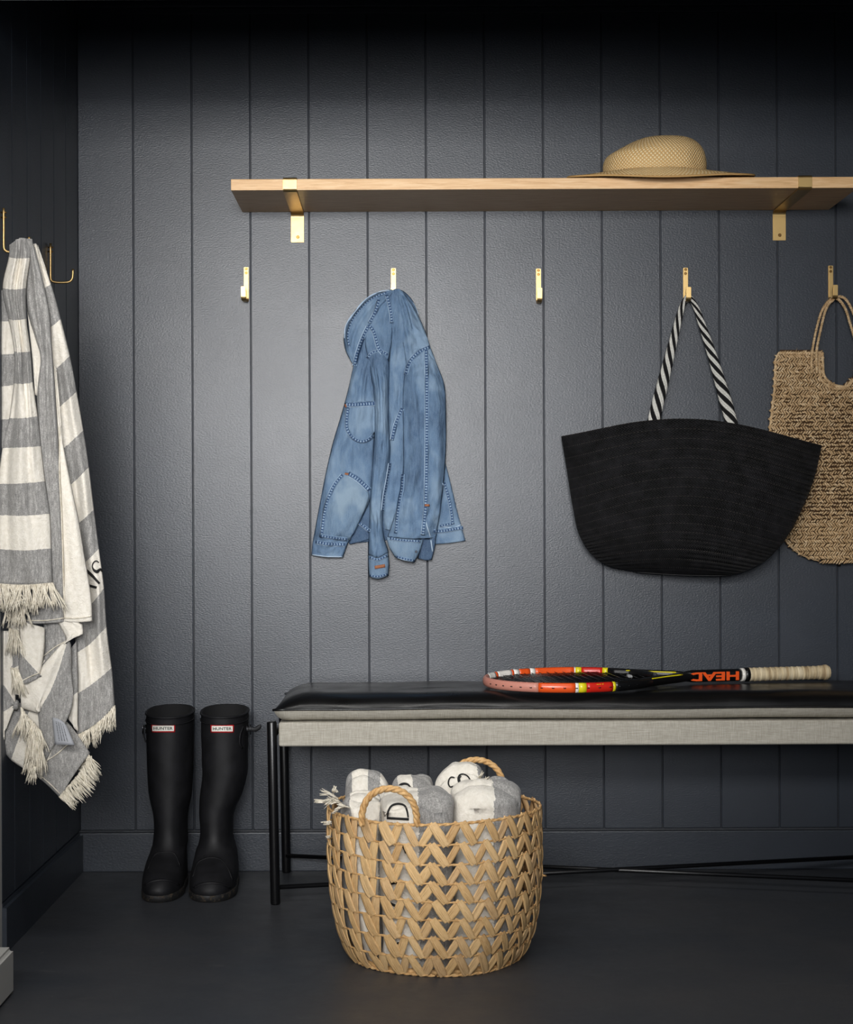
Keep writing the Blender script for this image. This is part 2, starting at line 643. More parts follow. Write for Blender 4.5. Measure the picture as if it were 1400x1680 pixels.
# basket
a = N('water_hyacinth', S(206, 168, 118), 0.62, 0, 0.3)
oi = a.n('ShaderNodeObjectInfo')
g = a.noise(a.coord('Object', (5, 5, 0.7)), 2.6, 6, 0.7, 0.6)
base = a.ramp(oi.outputs['Random'], [(0.0, S(176, 134, 84)), (0.3, S(206, 166, 112)), (0.6, S(222, 184, 130)), (0.85, S(190, 152, 112)), (1.0, S(228, 192, 140))])
gg = a.ramp(g, [(0.36, S(120, 86, 50)), (0.47, S(206, 168, 116)), (0.68, S(236, 208, 164))])
a.color(a.mix(0.5, gg, base, 'MIX'))
a.bump(g, 0.6, 0.0015)
M['hyacinth'] = a.m
a = N('hyacinth_cord', S(200, 160, 108), 0.62, 0, 0.3)
g = a.noise(a.coord('Object'), 75, 4, 0.7)
a.color(a.ramp(g, [(0.3, S(166, 124, 76)), (0.5, S(204, 162, 108)), (0.75, S(226, 190, 138))]))
a.bump(a.noise(a.coord('Object', (1, 1, 3)), 220, 3, 0.7), 0.6, 0.001)
M['cord'] = a.m
M['basket_towel'] = towel('basket_towel', 0)

# ------------------------------------------------------------------ the room
WX = -0.8168          # left wall plane
RX = 1.43             # right wall plane (outside the frame)
CZ = 2.175            # alcove ceiling


def struct(name, bm, mat, parent=None, label=None):
    o = obj(name, bm, mat, parent, 'structure' if parent is None else None)
    if parent is None and label:
        o['label'] = label
    return o


struct('floor', boxm(-3.2, 3.4, -6.5, 0.03, -0.05, 0.0), M['floor'], label='dark grey painted concrete floor with small specks')
wb = struct('wall_back', boxm(WX - 0.1, RX + 0.1, 0.0045, 0.10, 0.0, CZ + 0.1), M['gap'], label='dark slate boarded wall behind the bench')
gx = [WX] + [-0.678 + 0.14672 * k for k in range(14)] + [RX]
for k in range(len(gx) - 1):
    bm = boxm(gx[k] + (0.0010 if k else 0), gx[k + 1] - 0.0010, 0.0, 0.006, 0.1010, CZ, 0.0016, 1)
    obj('plank', bm, M['paint'], wb)
WE = -0.835
wl = struct('wall_left', boxm(WX - 0.10, WX - 0.012, WE, 0.012, 0.0, CZ + 0.1), M['gap'], label='dark boarded side wall of the alcove behind the towel')
gy = [0.0, -0.154, -0.296, -0.438, -0.580, -0.722, WE]
for k in range(6):
    bm = boxm(WX - 0.013, WX, gy[k + 1] + 0.0011, gy[k] - (0.0011 if k else 0), 0.1010, CZ, 0.0018, 1)
    obj('plank', bm, M['paint'], wl)
wr = struct('wall_right', boxm(RX, RX + 0.10, WE, 0.10, 0.0, CZ + 0.1), M['paint'], label='dark painted side wall of the alcove')
struct('baseboard_back', boxm(WX, RX, -0.013, 0.012, 0.0, 0.096, 0.002), M['paint'], label='dark slate baseboard under the boarded wall')
bm = boxm(WX - 0.012, WX + 0.009, WE, -0.0135, 0.0, 0.099, 0.0)
es = [e for e in bm.edges if all(v.co.z > 0.09 and v.co.x > WX for v in e.verts)]
bmesh.ops.bevel(bm, geom=es, offset=0.008, segments=2, affect='EDGES')
struct('baseboard_left', bm, M['paint'], label='dark baseboard of the alcove side wall')
struct('ceiling', boxm(WX - 0.1, RX + 0.1, -1.05, 0.10, CZ, CZ + 0.08), M['paint'], label='dark alcove ceiling')
bm = boxm(WX, RX, -0.018, 0.0, CZ - 0.018, CZ, 0.004)
box(bm, WX, RX, -0.009, 0.0, CZ - 0.032, CZ - 0.018, 0.002)
struct('trim_1', bm, M['paint'], label='dark cornice moulding at the top of the wall')
# header and pier of the outer room
struct('wall_front', boxm(-3.2, 3.4, -1.13, -1.05, 1.857, 2.7), M['pale'], label='header above the alcove opening')
struct('wall_front_left', boxm(-3.2, WX - 0.0005, -1.50, WE - 0.0002, 0.0, 2.174), M['pale'], label='pale grey wall end beside the alcove')
bm = boxm(WX - 0.30, -0.725, -1.495, -1.133, 0.0, 0.086)
es = [e for e in bm.edges if all(v.co.z > 0.08 for v in e.verts) or all(v.co.x > -0.73 for v in e.verts)]
bmesh.ops.bevel(bm, geom=es, offset=0.007, segments=3, affect='EDGES')
struct('baseboard_front', bm, M['pale'], label='pale grey rounded baseboard in the lower corner')


# ------------------------------------------------------------------ straps, screws
def strap(path, wdt, th, bev=0.0006):
    """path of (y, z) points, swept as a flat strip of width wdt about x = 0"""
    n = len(path)
    bm = bmesh.new()
    rings = []
    for i in range(n):
        a = Vector(path[max(i - 1, 0)])
        b = Vector(path[min(i + 1, n - 1)])
        t = (b - a).normalized()
        nn = Vector((-t.y, t.x)) * th / 2
        p = Vector(path[i])
        q = []
        for sx, sn in ((-1, -1), (1, -1), (1, 1), (-1, 1)):
            c = p + nn * sn
            q.append(bm.verts.new((sx * wdt / 2, c.x, c.y)))
        rings.append(q)
    for i in range(n - 1):
        for k in range(4):
            bm.faces.new((rings[i][k], rings[i][(k + 1) % 4], rings[i + 1][(k + 1) % 4], rings[i + 1][k]))
    bm.faces.new(list(reversed(rings[0])))
    bm.faces.new(rings[-1])
    bmesh.ops.recalc_face_normals(bm, faces=bm.faces)
    if bev:
        es = [e for e in bm.edges if len(e.link_faces) == 2 and e.calc_face_angle(0) > 0.9]
        bmesh.ops.bevel(bm, geom=es, offset=bev, segments=2, affect='EDGES')
    return bm


def arc(cy, cz, r, a0, a1, n=6):
    return [(cy + r * math.cos(math.radians(a0 + (a1 - a0) * k / n)), cz + r * math.sin(math.radians(a0 + (a1 - a0) * k / n))) for k in range(n + 1)]


def screw(r, loc, depth=0.0015):
    bm = bmesh.new()
    bmesh.ops.create_cone(bm, cap_ends=True, segments=16, radius1=r, radius2=r * 0.75, depth=depth)
    bmesh.ops.rotate(bm, verts=bm.verts, matrix=Matrix.Rotation(PI / 2, 3, 'X'))
    bmesh.ops.translate(bm, verts=bm.verts, vec=Vector(loc))
    return bm


# ------------------------------------------------------------------ shelf and brackets
bm = boxm(-0.405, 1.0645, -0.28, -0.0005, 1.648, 1.674, 0.0018, 2)
shelf = tag(obj('shelf', bm, M['oak'], None), 'long oak shelf board held on brass brackets above the hooks', 'shelf')
br = thing('shelf_bracket', 'brass strap bracket holding the left end of the oak shelf', 'bracket', (-0.2667, 0, 1.572))
path = [(-0.002, 0.0)] + [(-0.002, 0.03)] + arc(-0.014, 0.062, 0.012, 0, 90, 6) + [(-0.15, 0.074), (-0.27, 0.074)] + arc(-0.2745, 0.0815, 0.0075, -90, -180, 4) + [(-0.282, 0.095)] + arc(-0.2775, 0.0995, 0.0045, 180, 90, 4) + [(-0.262, 0.104)]
s = obj('strap', strap(path, 0.0322, 0.0035, 0.0004), M['brass'])
s.parent = br
sc = obj('screw', screw(0.0042, (0.001, -0.0047, 0.013)), M['brass_dark'], None, smooth=False)
sc.parent = br
bl = boxm(-0.0036, 0.0036, -0.0059, -0.0052, -0.0005, 0.0005)
bmesh.ops.rotate(bl, verts=bl.verts, matrix=Matrix.Rotation(0.5, 3, 'Y'))
bmesh.ops.translate(bl, verts=bl.verts, vec=(0.001, 0, 0.013))
sl = obj('slot', bl, M['gap'])
sl.parent = sc
dup(br, (0.940, 0, 1.572), 0, 'brass strap bracket holding the shelf above the jute and black bags')

# ------------------------------------------------------------------ J hooks
def hook_mesh(twist):
    R_ = 0.006
    path = [(-0.002, 0.088), (-0.002, 0.05), (-0.002, 0.014)] + arc(-0.010, 0.010, 0.008, 0, -90, 5) + [(-0.030, 0.002)] + arc(-0.034, 0.011, 0.009, -90, -165, 5) + [(-0.0445, 0.034)]
    bm = strap(path, 0.0120, 0.0042, 0.0010)
    if twist:
        for v in bm.verts:
            v.co.x += -v.co.y * twist
    return bm


hook_info = [
    (404.4, 437.0, -0.085, 'brass hook with nothing on it, nearest the oak shelf end', 0),
    (645.7, 438.6, 0.0, 'brass hook from which the denim jacket hangs', 1),
    (883.5, 439.5, 0.0, 'empty brass hook between the denim jacket and the black bag', 0),
    (1124.8, 438.0, 0.02, 'brass hook carrying the striped rope handle of the black bag', 0),
    (1362.8, 434.5, 0.03, 'brass hook carrying the twisted cord handles of the jute bag', 0)]
for px, py, tw, lab, k in hook_info:
    q = P(px, py, 0)
    h = thing('coat_hook', lab, 'hook', (q.x, 0, q.z - 0.0905), 'brass hooks in a row')
    o = obj('hook_strap', hook_mesh(tw), M['brass']); o.parent = h
    for zz in (0.0835, 0.0735):
        o = obj('screw', screw(0.0036, (0, -0.0046, zz), 0.0012), M['brass_dark']); o.parent = h
        d_ = obj('slot', boxm(-0.0026, 0.0026, -0.0057, -0.0050, zz - 0.0004, zz + 0.0004), M['gap']); d_.parent = o


def wire_hook(d, ztop, label):
    h = thing('wire_hook', label, 'hook', (WX, -d, ztop - 0.092), 'bent brass hooks on the side wall')
    pts = [(0.005, 0, 0.092), (0.005, 0, 0.05), (0.005, 0, 0.014), (0.008, 0, 0.006), (0.015, 0, 0.003), (0.03, 0, 0.002), (0.045, 0, 0.003), (0.052, 0, 0.007), (0.0555, 0, 0.015), (0.0565, 0, 0.033)]
    o = obj('rod', tubem(resample(pts, 34), 0.0028, 10), M['brass']); o.parent = h
    for zz in (0.083, 0.073):
        bm = tubem([(-0.001, 0.0, zz), (0.011, 0.0, zz)], 0.0018, 8)
        o = obj('screw', bm, M['brass_dark']); o.parent = h


wire_hook(0.36, 1.512, 'empty bent brass wire hook on the dark side wall')
wire_hook(0.82, 1.507, 'bent brass wire hook holding up the striped towel')

# ------------------------------------------------------------------ straw hat
HX, HD = 0.598, 0.208
def hat_crown():
    prof = [(0.0, -.121, .1195, .104), (.12, -.1212, .121, .105), (.3, -.1205, .1222, .104), (.5, -.113, .1195, .099), (.64, -.094, .1155, .092),
            (.76, -.074, .109, .082), (.87, -.056, .100, .068), (.95, -.040, .088, .052), (.99, -.018, .068, .034), (1.0, .012, .040, .014), (0.995, .024, .028, .002)]
    rows = [Vector(p) for p in [(a, b, c) for a, b, c, e in prof]]
    ys = [e for a, b, c, e in prof]
    n, m = 44, 72
    G, U = [], []
    H = 0.089
    for j in range(n + 1):
        t = j / n * (len(prof) - 1)
        r = crv(rows, t)
        i0 = min(int(t), len(ys) - 2)
        yy = ys[i0] + (ys[i0 + 1] - ys[i0]) * (t - i0)
        g, u = [], []
        for i in range(m + 1):
            a = 2 * PI * i / m
            cx, rx = (r.y + r.z) / 2, (r.z - r.y) / 2
            x = cx + rx * math.cos(a)
            y = yy * math.sin(a)
            z = r.x * H
            # a soft pinch along the top, and uneven palm surface
            z -= 0.010 * math.exp(-(y / 0.022) ** 2) * max(0, r.x - 0.8) / 0.2 * (1 if x < 0.06 else 0.3)
            nn = noise.noise(Vector((x * 22, y * 22, z * 22)))
            f = 1 + 0.020 * nn
            g.append(Vector((HX + x * f, -HD + y * f, 1.6920 + z)))
            u.append((a * 0.115 * 42, (j / n * 0.22) * 42))
        G.append(g); U.append(u)
    return grid_mesh('crown', list(reversed(G)), list(reversed(U)))


def brim_z(a, s, y):
    # sides and back turn up a little, the front edge dips over the shelf's edge
    out = 1.6905 + 0.006 * max(0, math.sin(a)) - 0.0235 * max(0, -math.sin(a)) ** 1.5 + 0.0012 * math.sin(5 * a) + 0.001 * math.cos(a)
    z = 1.6925 + (out - 1.6925) * s ** 1.3
    d = HD - y
    return max(z, 1.6765) if d < 0.287 else z


def hat_brim():
    n, m = 14, 96
    G, U = [], []
    for j in range(n + 1):
        s = j / n
        g, u = [], []
        for i in range(m + 1):
            a = 2 * PI * i / m
            rx0, ry0 = 0.119, 0.102
            rxl = 0.222
            x = (0.0 + s * 0.015) + math.cos(a) * (rx0 + (rxl - rx0) * s)
            y = math.sin(a) * (ry0 + (0.152 - ry0) * s)
            y = math.sin(a) * (ry0 + ((0.155 if math.sin(a) > 0 else 0.124) - ry0) * s)
            z = brim_z(a, s, y)
            g.append(Vector((HX + x, -HD + y, z)))
            u.append((a * 0.19 * 42, s * 0.1 * 42))
        G.append(g); U.append(u)
    return grid_mesh('brim', G, U)


hat = thing('straw_hat', 'round-brimmed woven straw hat lying on the oak shelf', 'hat', (HX, -HD, 1.676))
o = obj('crown', hat_crown(), M['straw'], hat); thick(o, 0.002, 0)
o = obj('brim', hat_brim(), M['straw'], hat); thick(o, 0.003, 0)
edge = [(HX + 0.015 + math.cos(a) * 0.222, -HD + math.sin(a) * (0.155 if math.sin(a) > 0 else 0.124), brim_z(a, 1, math.sin(a) * (0.155 if math.sin(a) > 0 else 0.124))) for a in [2 * PI * k / 96 for k in range(96)]]
obj('brim_edge', tubem(edge, 0.0026, 6, closed=True), M['straw'], hat)

# ------------------------------------------------------------------ bench, cushion
bench = thing('bench', 'long linen bench with round black metal legs against the boarded wall', 'bench', (0.5, -0.21, 0))
BX0, BX1 = -0.289, 1.300
bm = boxm(BX0, BX1, -0.405, -0.022, 0.3605, 0.4150, 0.007, 3)
obj('seat', bm, M['linen'], bench)
obj('seat_frame', boxm(BX0 + 0.04, BX1 - 0.04, -0.340, -0.05, 0.354, 0.3615, 0.002), M['black_metal'], bench)
for x0, x1 in ((-0.306, -0.299), (1.316, 1.310)):
    for y in (-0.392, -0.0285):
        bm = tubem([(x0, y, 0.4165), (x0 * 0.999, y, 0.413), (x1, y, 0.003), (x1, y, 0.0)], [0.0098, 0.0112, 0.0112, 0.0098], 20)
        lg = obj('leg', bm, M['black_metal'], bench)
    bm = tubem([((x0 + x1) / 2, -0.392, 0.38), ((x0 + x1) / 2, -0.0285, 0.38)], 0.006, 10)
    obj('rail', bm, M['black_metal'], bench)
obj('cross_rod', tubem([(-0.299, -0.385, 0.037), (1.31, -0.036, 0.043)], 0.0052, 10), M['black_metal'], bench)
obj('cross_rod', tubem([(-0.299, -0.036, 0.043), (1.31, -0.385, 0.034)], 0.0052, 10), M['black_metal'], bench)

cu = thing('bench_cushion', 'flat cushion with black leather top and linen underside on the bench', 'cushion', (0.5, -0.22, 0.415))
CX0, CX1, CY0, CY1 = -0.300, 1.312, -0.415, -0.030
SEAM = 0.4445


def cush_outline(inset, z, n=60, m=16, corner=0.012):
    pts = []
    def e(s, L):   # pull in the middle of the sides, corners stay out
        return corner * min(1.0, (0.5 - abs(s - 0.5)) * L / 0.05)
    for k in range(n):
        s = k / n; pts.append((CX0 + (CX1 - CX0) * s, CY0 + e(s, CX1 - CX0) + 0.0015 * math.sin(s * 31)))
    for k in range(m):
        s = k / m; pts.append((CX1 - e(s, CY1 - CY0), CY0 + (CY1 - CY0) * s))
    for k in range(n):
        s = k / n; pts.append((CX1 - (CX1 - CX0) * s, CY1 - e(s, CX1 - CX0)))
    for k in range(m):
        s = k / m; pts.append((CX0 + e(s, CY1 - CY0), CY1 - (CY1 - CY0) * s))
    cx, cy = (CX0 + CX1) / 2, (CY0 + CY1) / 2
    hx, hy = (CX1 - CX0) / 2, (CY1 - CY0) / 2
    return [Vector((cx + (x - cx) * (hx - inset) / hx, cy + (y - cy) * (hy - inset) / hy, z + 0.0012 * math.sin(x * 9))) for x, y in pts]


def rings_mesh(name, rings, cap=True):
    m = len(rings[0])
    verts = [tuple(p) for r in rings for p in r]
    faces = []
    for j in range(len(rings) - 1):
        for i in range(m):
            faces.append((j * m + i, j * m + (i + 1) % m, (j + 1) * m + (i + 1) % m, (j + 1) * m + i))
    if cap:
        faces.append(tuple((len(rings) - 1) * m + i for i in range(m)))
    me = bpy.data.meshes.new(name)
    me.from_pydata(verts, [], faces)
    return me


def top_ring(ins):
    t = min(1, ins / 0.07)
    return 0.034 * (1 - (1 - t) ** 2.6) ** 0.72


def top_h(p, ins):
    g = lambda q, w_, e_: (1 - (1 - min(1, max(0, q) / w_)) ** 2.4) ** e_
    dx = min(p.x - CX0, CX1 - p.x)
    dy = min(p.y - CY0, CY1 - p.y)
    if ins == 0:
        return 0
    return 0.0345 * g(dx, 0.085, 0.85) * g(dy - 0.012 * min(1, dx / 0.05), 0.06, 0.72)


rr = []
for ins in (0, 0.002, 0.006, 0.012, 0.02, 0.03, 0.045, 0.06, 0.08, 0.11, 0.14, 0.17):
    o_ = cush_outline(ins, SEAM)
    rr.append([Vector((p.x, p.y, p.z + top_h(p, ins) + 0.0022 * noise.noise(Vector((p.x * 9, p.y * 14, 3))) * min(1, ins / 0.03))) for p in o_])
me = rings_mesh('leather_top', rr)
obj('leather_top', me, M['leather'], cu, smooth=True)
rr = [cush_outline(0.0005, SEAM), cush_outline(0.004, SEAM - 0.008), cush_outline(0.010, SEAM - 0.017), cush_outline(0.020, SEAM - 0.0240), cush_outline(0.034, SEAM - 0.0270), cush_outline(0.12, SEAM - 0.0275)]
me = rings_mesh('linen_underside', rr)
me.flip_normals()
obj('linen_underside', me, M['linen'], cu, smooth=True)
obj('piping', tubem([p + Vector((0, 0, 0.0006)) for p in cush_outline(-0.001, SEAM)], 0.0026, 6, closed=True), M['leather'], cu)

# ------------------------------------------------------------------ rubber boots
def boot(root, cxs, name_side):
    """cxs: list of (z, centre x, half width, back d, front d)"""
    keys = [Vector((c[1], c[2], c[0])) for c in cxs]
    ds = [Vector((c[3], c[4], 0)) for c in cxs]
    n, m = 56, 40
    rings = []
    K = len(cxs) - 1
    for j in range(n + 1):
        t = (j / n) * K
        k, dd = crv(keys, t), crv(ds, t)
        ring = []
        for i in range(m):
            a = 2 * PI * i / m
            ca, sa = math.cos(a), math.sin(a)
            e = 0.86
            x = math.copysign(abs(ca) ** e, ca) * k.y
            yc, yh = (dd.x + dd.y) / 2, (dd.y - dd.x) / 2
            y = math.copysign(abs(sa) ** e, sa)
            # toes broad, waist of the sole narrower
            if k.z < 0.1:
                w_ = 1 + 0.10 * max(0, y) - 0.10 * math.exp(-((y + 0.15) / 0.3) ** 2)
                x *= w_
            zz = k.z
            if j >= n - 3:
                zz += -0.007 * y * (j - n + 4) / 4
            f = 1 + 0.012 * noise.noise(Vector((ca * 1.5, sa * 1.5, k.z * 26 + name_side)))
            ring.append(Vector((k.x + x * f, -(yc + y * yh * f), zz)))
        rings.append(ring)
    # inside of the shaft
    top = rings[-1]
    c = sum(top, Vector()) / m
    inner = [[c + (p - c) * 0.93 + Vector((0, 0, 0.001)) for p in top]]
    for dz in (0.03, 0.09, 0.16):
        inner.append([c + (p - c) * 0.90 - Vector((0, 0, dz)) for p in top])
    me = rings_mesh('shaft', rings + [inner[0]], cap=False)
    me.flip_normals()
    sh = obj('shaft', me, M['rubber'], root, smooth=True)
    me = rings_mesh('inner_layer', inner)
    me.flip_normals()
    obj('inner_layer', me, M['inner_layer'], root, smooth=True)
    obj('top_band', tubem([p - Vector((0, 0, 0.001)) for p in top], 0.0026, 6, closed=True), M['rubber'], root)
    obj('top_band', tubem([c + (p - c) * 1.012 - Vector((0, 0, 0.017)) for p in top], 0.0013, 5, closed=True), M['rubber'], root)
    # sole with mud
    so = []
    for z, f in ((0.0, 1.0), (0.004, 1.04), (0.016, 1.045), (0.021, 1.02)):
        b = rings[0]
        cc = sum(b, Vector()) / m
        so.append([Vector((cc.x + (p.x - cc.x) * f * 1.02, cc.y + (p.y - cc.y) * f, z)) for p in b])
    me = rings_mesh('sole', so)
    me.flip_normals()
    obj('sole', me, M['sole'], root, smooth=True)
    return sh


def boot_keys(cx0, cx1, cx2, w):
    return [(0.004, cx0, 0.049 * w, .098, .372), (0.025, cx0, 0.0505 * w, .094, .380), (0.044, cx0, 0.0500 * w, .095, .368), (0.058, cx0, 0.0485 * w, .096, .345),
            (0.072, cx0, 0.0465 * w, .098, .312), (0.090, (cx0 + cx1) / 2, 0.0435 * w, .100, .272), (0.112, cx1, 0.0400, .100, .254), (0.140, cx1, 0.0385, .099, .247),
            (0.175, cx1, 0.0410, .096, .246), (0.215, (cx1 + cx2) / 2, 0.0495, .092, .246), (0.265, cx2, 0.0535, .088, .246), (0.315, cx2, 0.0550, .085, .246), (0.365, cx2, 0.0560, .083, .246), (0.400, cx2, 0.0562, .082, .247), (0.417, cx2, 0.0565, .082, .248)]


def badge(root, px0, px1, py0, py1, cast, nameb='badge'):
    g = obj(nameb, grid_mesh('badge', [[cast.hit(px0 + (px1 - px0) * i / 8, py0 + (py1 - py0) * j / 2, 0.0012, 0.25) for i in range(9)] for j in range(3)]), M['red'], root)
    thick(g, 0.001)
    i1 = 2.0
    g2 = obj('badge_plate', grid_mesh('plate', [[cast.hit(px0 + i1 + (px1 - px0 - 2 * i1) * i / 8, py0 + i1 + (py1 - py0 - 2 * i1) * j / 2, 0.0017, 0.25) for i in range(9)] for j in range(3)]), M['white'], None)
    g2.parent = g
    g2.location = (0, 0, 0)
    me = text_mesh('HUNTER', 0.0125, 0.0002, 0.0002)
    xs = [v.co.x for v in me.vertices]; ys = [v.co.y for v in me.vertices]
    wd, hg = max(xs) - min(xs), max(ys) - min(ys)
    mx, my = (max(xs) + min(xs)) / 2, (max(ys) + min(ys)) / 2
    for v in me.vertices:
        u_ = (v.co.x - mx) / wd
        w_ = (v.co.y - my) / hg
        q = cast.hit((px0 + px1) / 2 + u_ * (px1 - px0) * 0.80, (py0 + py1) / 2 - w_ * (py1 - py0) * 0.36, 0.0026 + (0.0004 if v.co.z > 0 else 0), 0.25)
        v.co = q
    t = obj('lettering', me, M['green_black'], None)
    t.parent = g
    t.location = (0, 0, 0)


b1 = thing('rubber_boot', 'black rubber boot farther from the bench, its side strap fastened flat', 'boot', (-0.56, -0.2, 0), 'pair of black rubber boots')
s1 = boot(b1, boot_keys(-0.5700, -0.5665, -0.5680, 0.96), 1)
c1 = Caster([s1])
b2 = thing('rubber_boot', 'black rubber boot nearer the bench, its strap end sticking out', 'boot', (-0.44, -0.2, 0), 'pair of black rubber boots')
s2 = boot(b2, boot_keys(-0.4530, -0.4560, -0.4365, 1.09), 5)
c2 = Caster([s2])
badge(b1, 248.0, 287.5, 1188.5, 1201.5, c1)
badge(b2, 345.5, 384.0, 1189.0, 1202.0, c2)
ribbon('instep_seam', [(242, 1425), (254, 1402), (270, 1398), (286, 1400), (296, 1420)], 1.0, c1, 0.0008, M['rubber'], b1, default=0.25)
ribbon('instep_seam', [(316, 1438), (324, 1416), (338, 1408), (353, 1407), (366, 1413), (376, 1428), (382, 1444)], 1.0, c2, 0.0008, M['rubber'], b2, default=0.25)
ribbon('toe_cap', [(238, 1452), (248, 1446), (266, 1443), (284, 1446), (294, 1452)], 1.6, c1, 0.0012, M['rubber'], b1, default=0.3)
ribbon('toe_cap', [(318, 1457), (328, 1451), (347, 1448), (366, 1451), (378, 1457)], 1.6, c2, 0.0012, M['rubber'], b2, default=0.3)
# side straps and buckles
st = obj('side_strap', tubem(resample([P(398, 1218, .18), P(400, 1206, .19), P(404, 1198, .19), P(410, 1196, .19), P(418, 1197, .19), P(424, 1194, .19), P(428, 1189, .19)], 22), [0.0055] * 19 + [0.005, 0.004, 0.002], 8, flat=0.35, up=(0, -1, 0)), M['rubber'], b2)
obj('buckle', tubem([P(405, 1189, .192), P(411, 1189, .192), P(411, 1205, .192), P(405, 1205, .192)], 0.0013, 6, closed=True), M['steel'], b2)
ribbon('strap_loop', [(400, 1192), (395, 1205), (394, 1220), (398, 1228)], 1.4, c2, 0.001, M['rubber'], b2, default=0.2)
obj('side_strap', tubem(resample([P(240, 1190, .17), P(236, 1192, .17), P(235, 1200, .17), P(236, 1208, .17), P(240, 1218, .17)], 14), 0.0045, 8, flat=0.45), M['rubber'], b1)
obj('buckle', tubem([P(234, 1190, .185), P(239, 1189, .185), P(239, 1203, .185), P(234, 1203, .185)], 0.0012, 6, closed=True), M['steel'], b1)

# ------------------------------------------------------------------ tennis racket
H0 = Vector((0.390, -0.262, 0.4975))
G0 = Vector((1.028, -0.125, 0.5005))
e1 = (G0 - H0).normalized()
e2 = Vector((e1.y, -e1.x, 0)).normalized()          # towards the camera
e2 = (e2 + Vector((0, 0, -0.045))).normalized()
e3 = e1.cross(e2).normalized()
if e3.z < 0:
    e3 = -e3
def RK(a_, b_, c_=0.0):
    return H0 + e1 * a_ + e2 * b_ + e3 * c_
LEN = (G0 - H0).length
rk = thing('tennis_racket', 'orange, white and black tennis racket lying on the leather cushion', 'racket', tuple(H0))
cols = {'orange': S(226, 84, 30), 'red': S(196, 34, 22), 'white': S(232, 228, 220), 'yellow': S(222, 208, 30), 'black': S(14, 14, 15), 'smoke': S(196, 132, 116), 'silver': S(150, 150, 150)}
RM = {k: N('racket_' + k, c, 0.28 if k != 'smoke' else 0.4, 0.0, 0.5).m for k, c in cols.items()}
RA, RB = 0.206, 0.142
NSEG = 120
def hoop(th, k=1.0):
    x = RA * math.cos(th) * k
    f = 1 - 0.10 * max(0, math.cos(th)) ** 2
    return x, RB * math.sin(th) * f * k
def hoop_col(th):
    x, y = hoop(th)
    if y >= 0:     # towards the camera
        tab = [(-0.115, 'smoke'), (-0.035, 'orange'), (-0.027, 'white'), (-0.010, 'yellow'), (0.055, 'red'), (0.063, 'yellow'), (1, 'black')]
    else:
        tab = [(-0.19, 'smoke'), (-0.165, 'white'), (-0.158, 'orange'), (-0.118, 'white'), (-0.110, 'orange'), (-0.094, 'white'), (-0.066, 'orange'), (-0.052, 'white'), (0.048, 'orange'), (0.052, 'white'), (0.064, 'yellow'), (0.115, 'red'), (0.125, 'yellow'), (1, 'black')]
    for lim, c in tab:
        if x < lim:
            return c
    return 'black'
# frame built in coloured lengths, each a closed piece of the hoop
cur, start = None, 0
segs = []
for i in range(NSEG * 3 + 1):
    th = 2 * PI * i / (NSEG * 3)
    c = hoop_col(th + 1e-4)
    if c != cur or i == NSEG * 3:
        if cur is not None:
            segs.append((cur, start, i))
        cur, start = c, i
head = None
bmh = bmesh.new()
order = list(RM)
for c, i0, i1_ in segs:
    n = max(2, int((i1_ - i0) / 3) + 1)
    pts = []
    for k in range(n + 1):
        th = 2 * PI * (i0 + (i1_ - i0) * k / n) / (NSEG * 3)
        x, y = hoop(th)
        pts.append(RK(x, y))
    tube(bmh, pts, 0.0066, 10, up=e3, flat=1.75, mi=order.index(c))
bmesh.ops.recalc_face_normals(bmh, faces=bmh.faces)
head = obj('head_frame', bmh, [RM[k] for k in order], rk)
# grommet strip holes on the camera side
bm = bmesh.new()
for k in range(16):
    th = PI * (0.30 + 0.62 * k / 15)
    x, y = hoop(th)
    x2, y2 = hoop(th + 0.028)
    nrm = Vector((x / RA ** 2, y / RB ** 2)).normalized() * 0.0064
    tube(bm, [RK(x + nrm.x, y + nrm.y), RK(x2 + nrm.x, y2 + nrm.y)], 0.0012, 6)
obj('string_ends', bm, RM['black'], rk)
# strings
bm = bmesh.new()
for k in range(-7, 8):
    y = k * RB * 1.72 / 15
    x = RA * math.sqrt(max(0, 1 - (y / RB) ** 2)) * 0.97
    tube(bm, [RK(-x, y), RK(x * 0.98, y)], 0.0009, 4)
for k in range(-9, 10):
    x = k * RA * 1.84 / 19
    y = RB * math.sqrt(max(0, 1 - (x / RA) ** 2)) * (0.97 - (0.08 if x > 0 else 0) * x / RA)
    tube(bm, [RK(x, -y, 0.001), RK(x, y, 0.001)], 0.0009, 4)
obj('strings', bm, RM['black'], rk, kind='stuff')
# little silver damper
obj('damper', tubem([RK(0.150, -0.03, 0.001), RK(0.150, -0.01, 0.001)], 0.005, 8), RM['silver'], rk)
# throat arms and shaft
for sgn in (-1, 1):
    pts = resample([RK(0.130, sgn * 0.098), RK(0.175, sgn * 0.072), RK(0.225, sgn * 0.042), RK(0.275, sgn * 0.018), RK(0.31, sgn * 0.010)], 18)
    arm = obj('throat_arm', tubem(pts, [0.0068] * 12 + [0.0065, 0.006, 0.0052, 0.0045, 0.004, 0.003], 10, up=e3, flat=1.7), RM['black'], rk)
    yl = obj('stripe', tubem([p + e3 * 0.0075 + e2 * (0.0045) for p in pts[3:13]], 0.0018, 5), RM['yellow'], None)
    yl.parent = arm
obj('shaft', tubem([RK(0.28, 0), RK(0.30, 0), RK(LEN - 0.235, 0), RK(LEN - 0.225, 0)], [0.010, 0.0125, 0.0125, 0.0115], 8, up=e3, flat=1.18), RM['black'], rk)
me = text_mesh('HEAD', 0.034, 0.0006, 0.0012)
xs = [v.co.x for v in me.vertices]; ys = [v.co.y for v in me.vertices]
xa, xb, ya, yb = min(xs), max(xs), min(ys), max(ys)
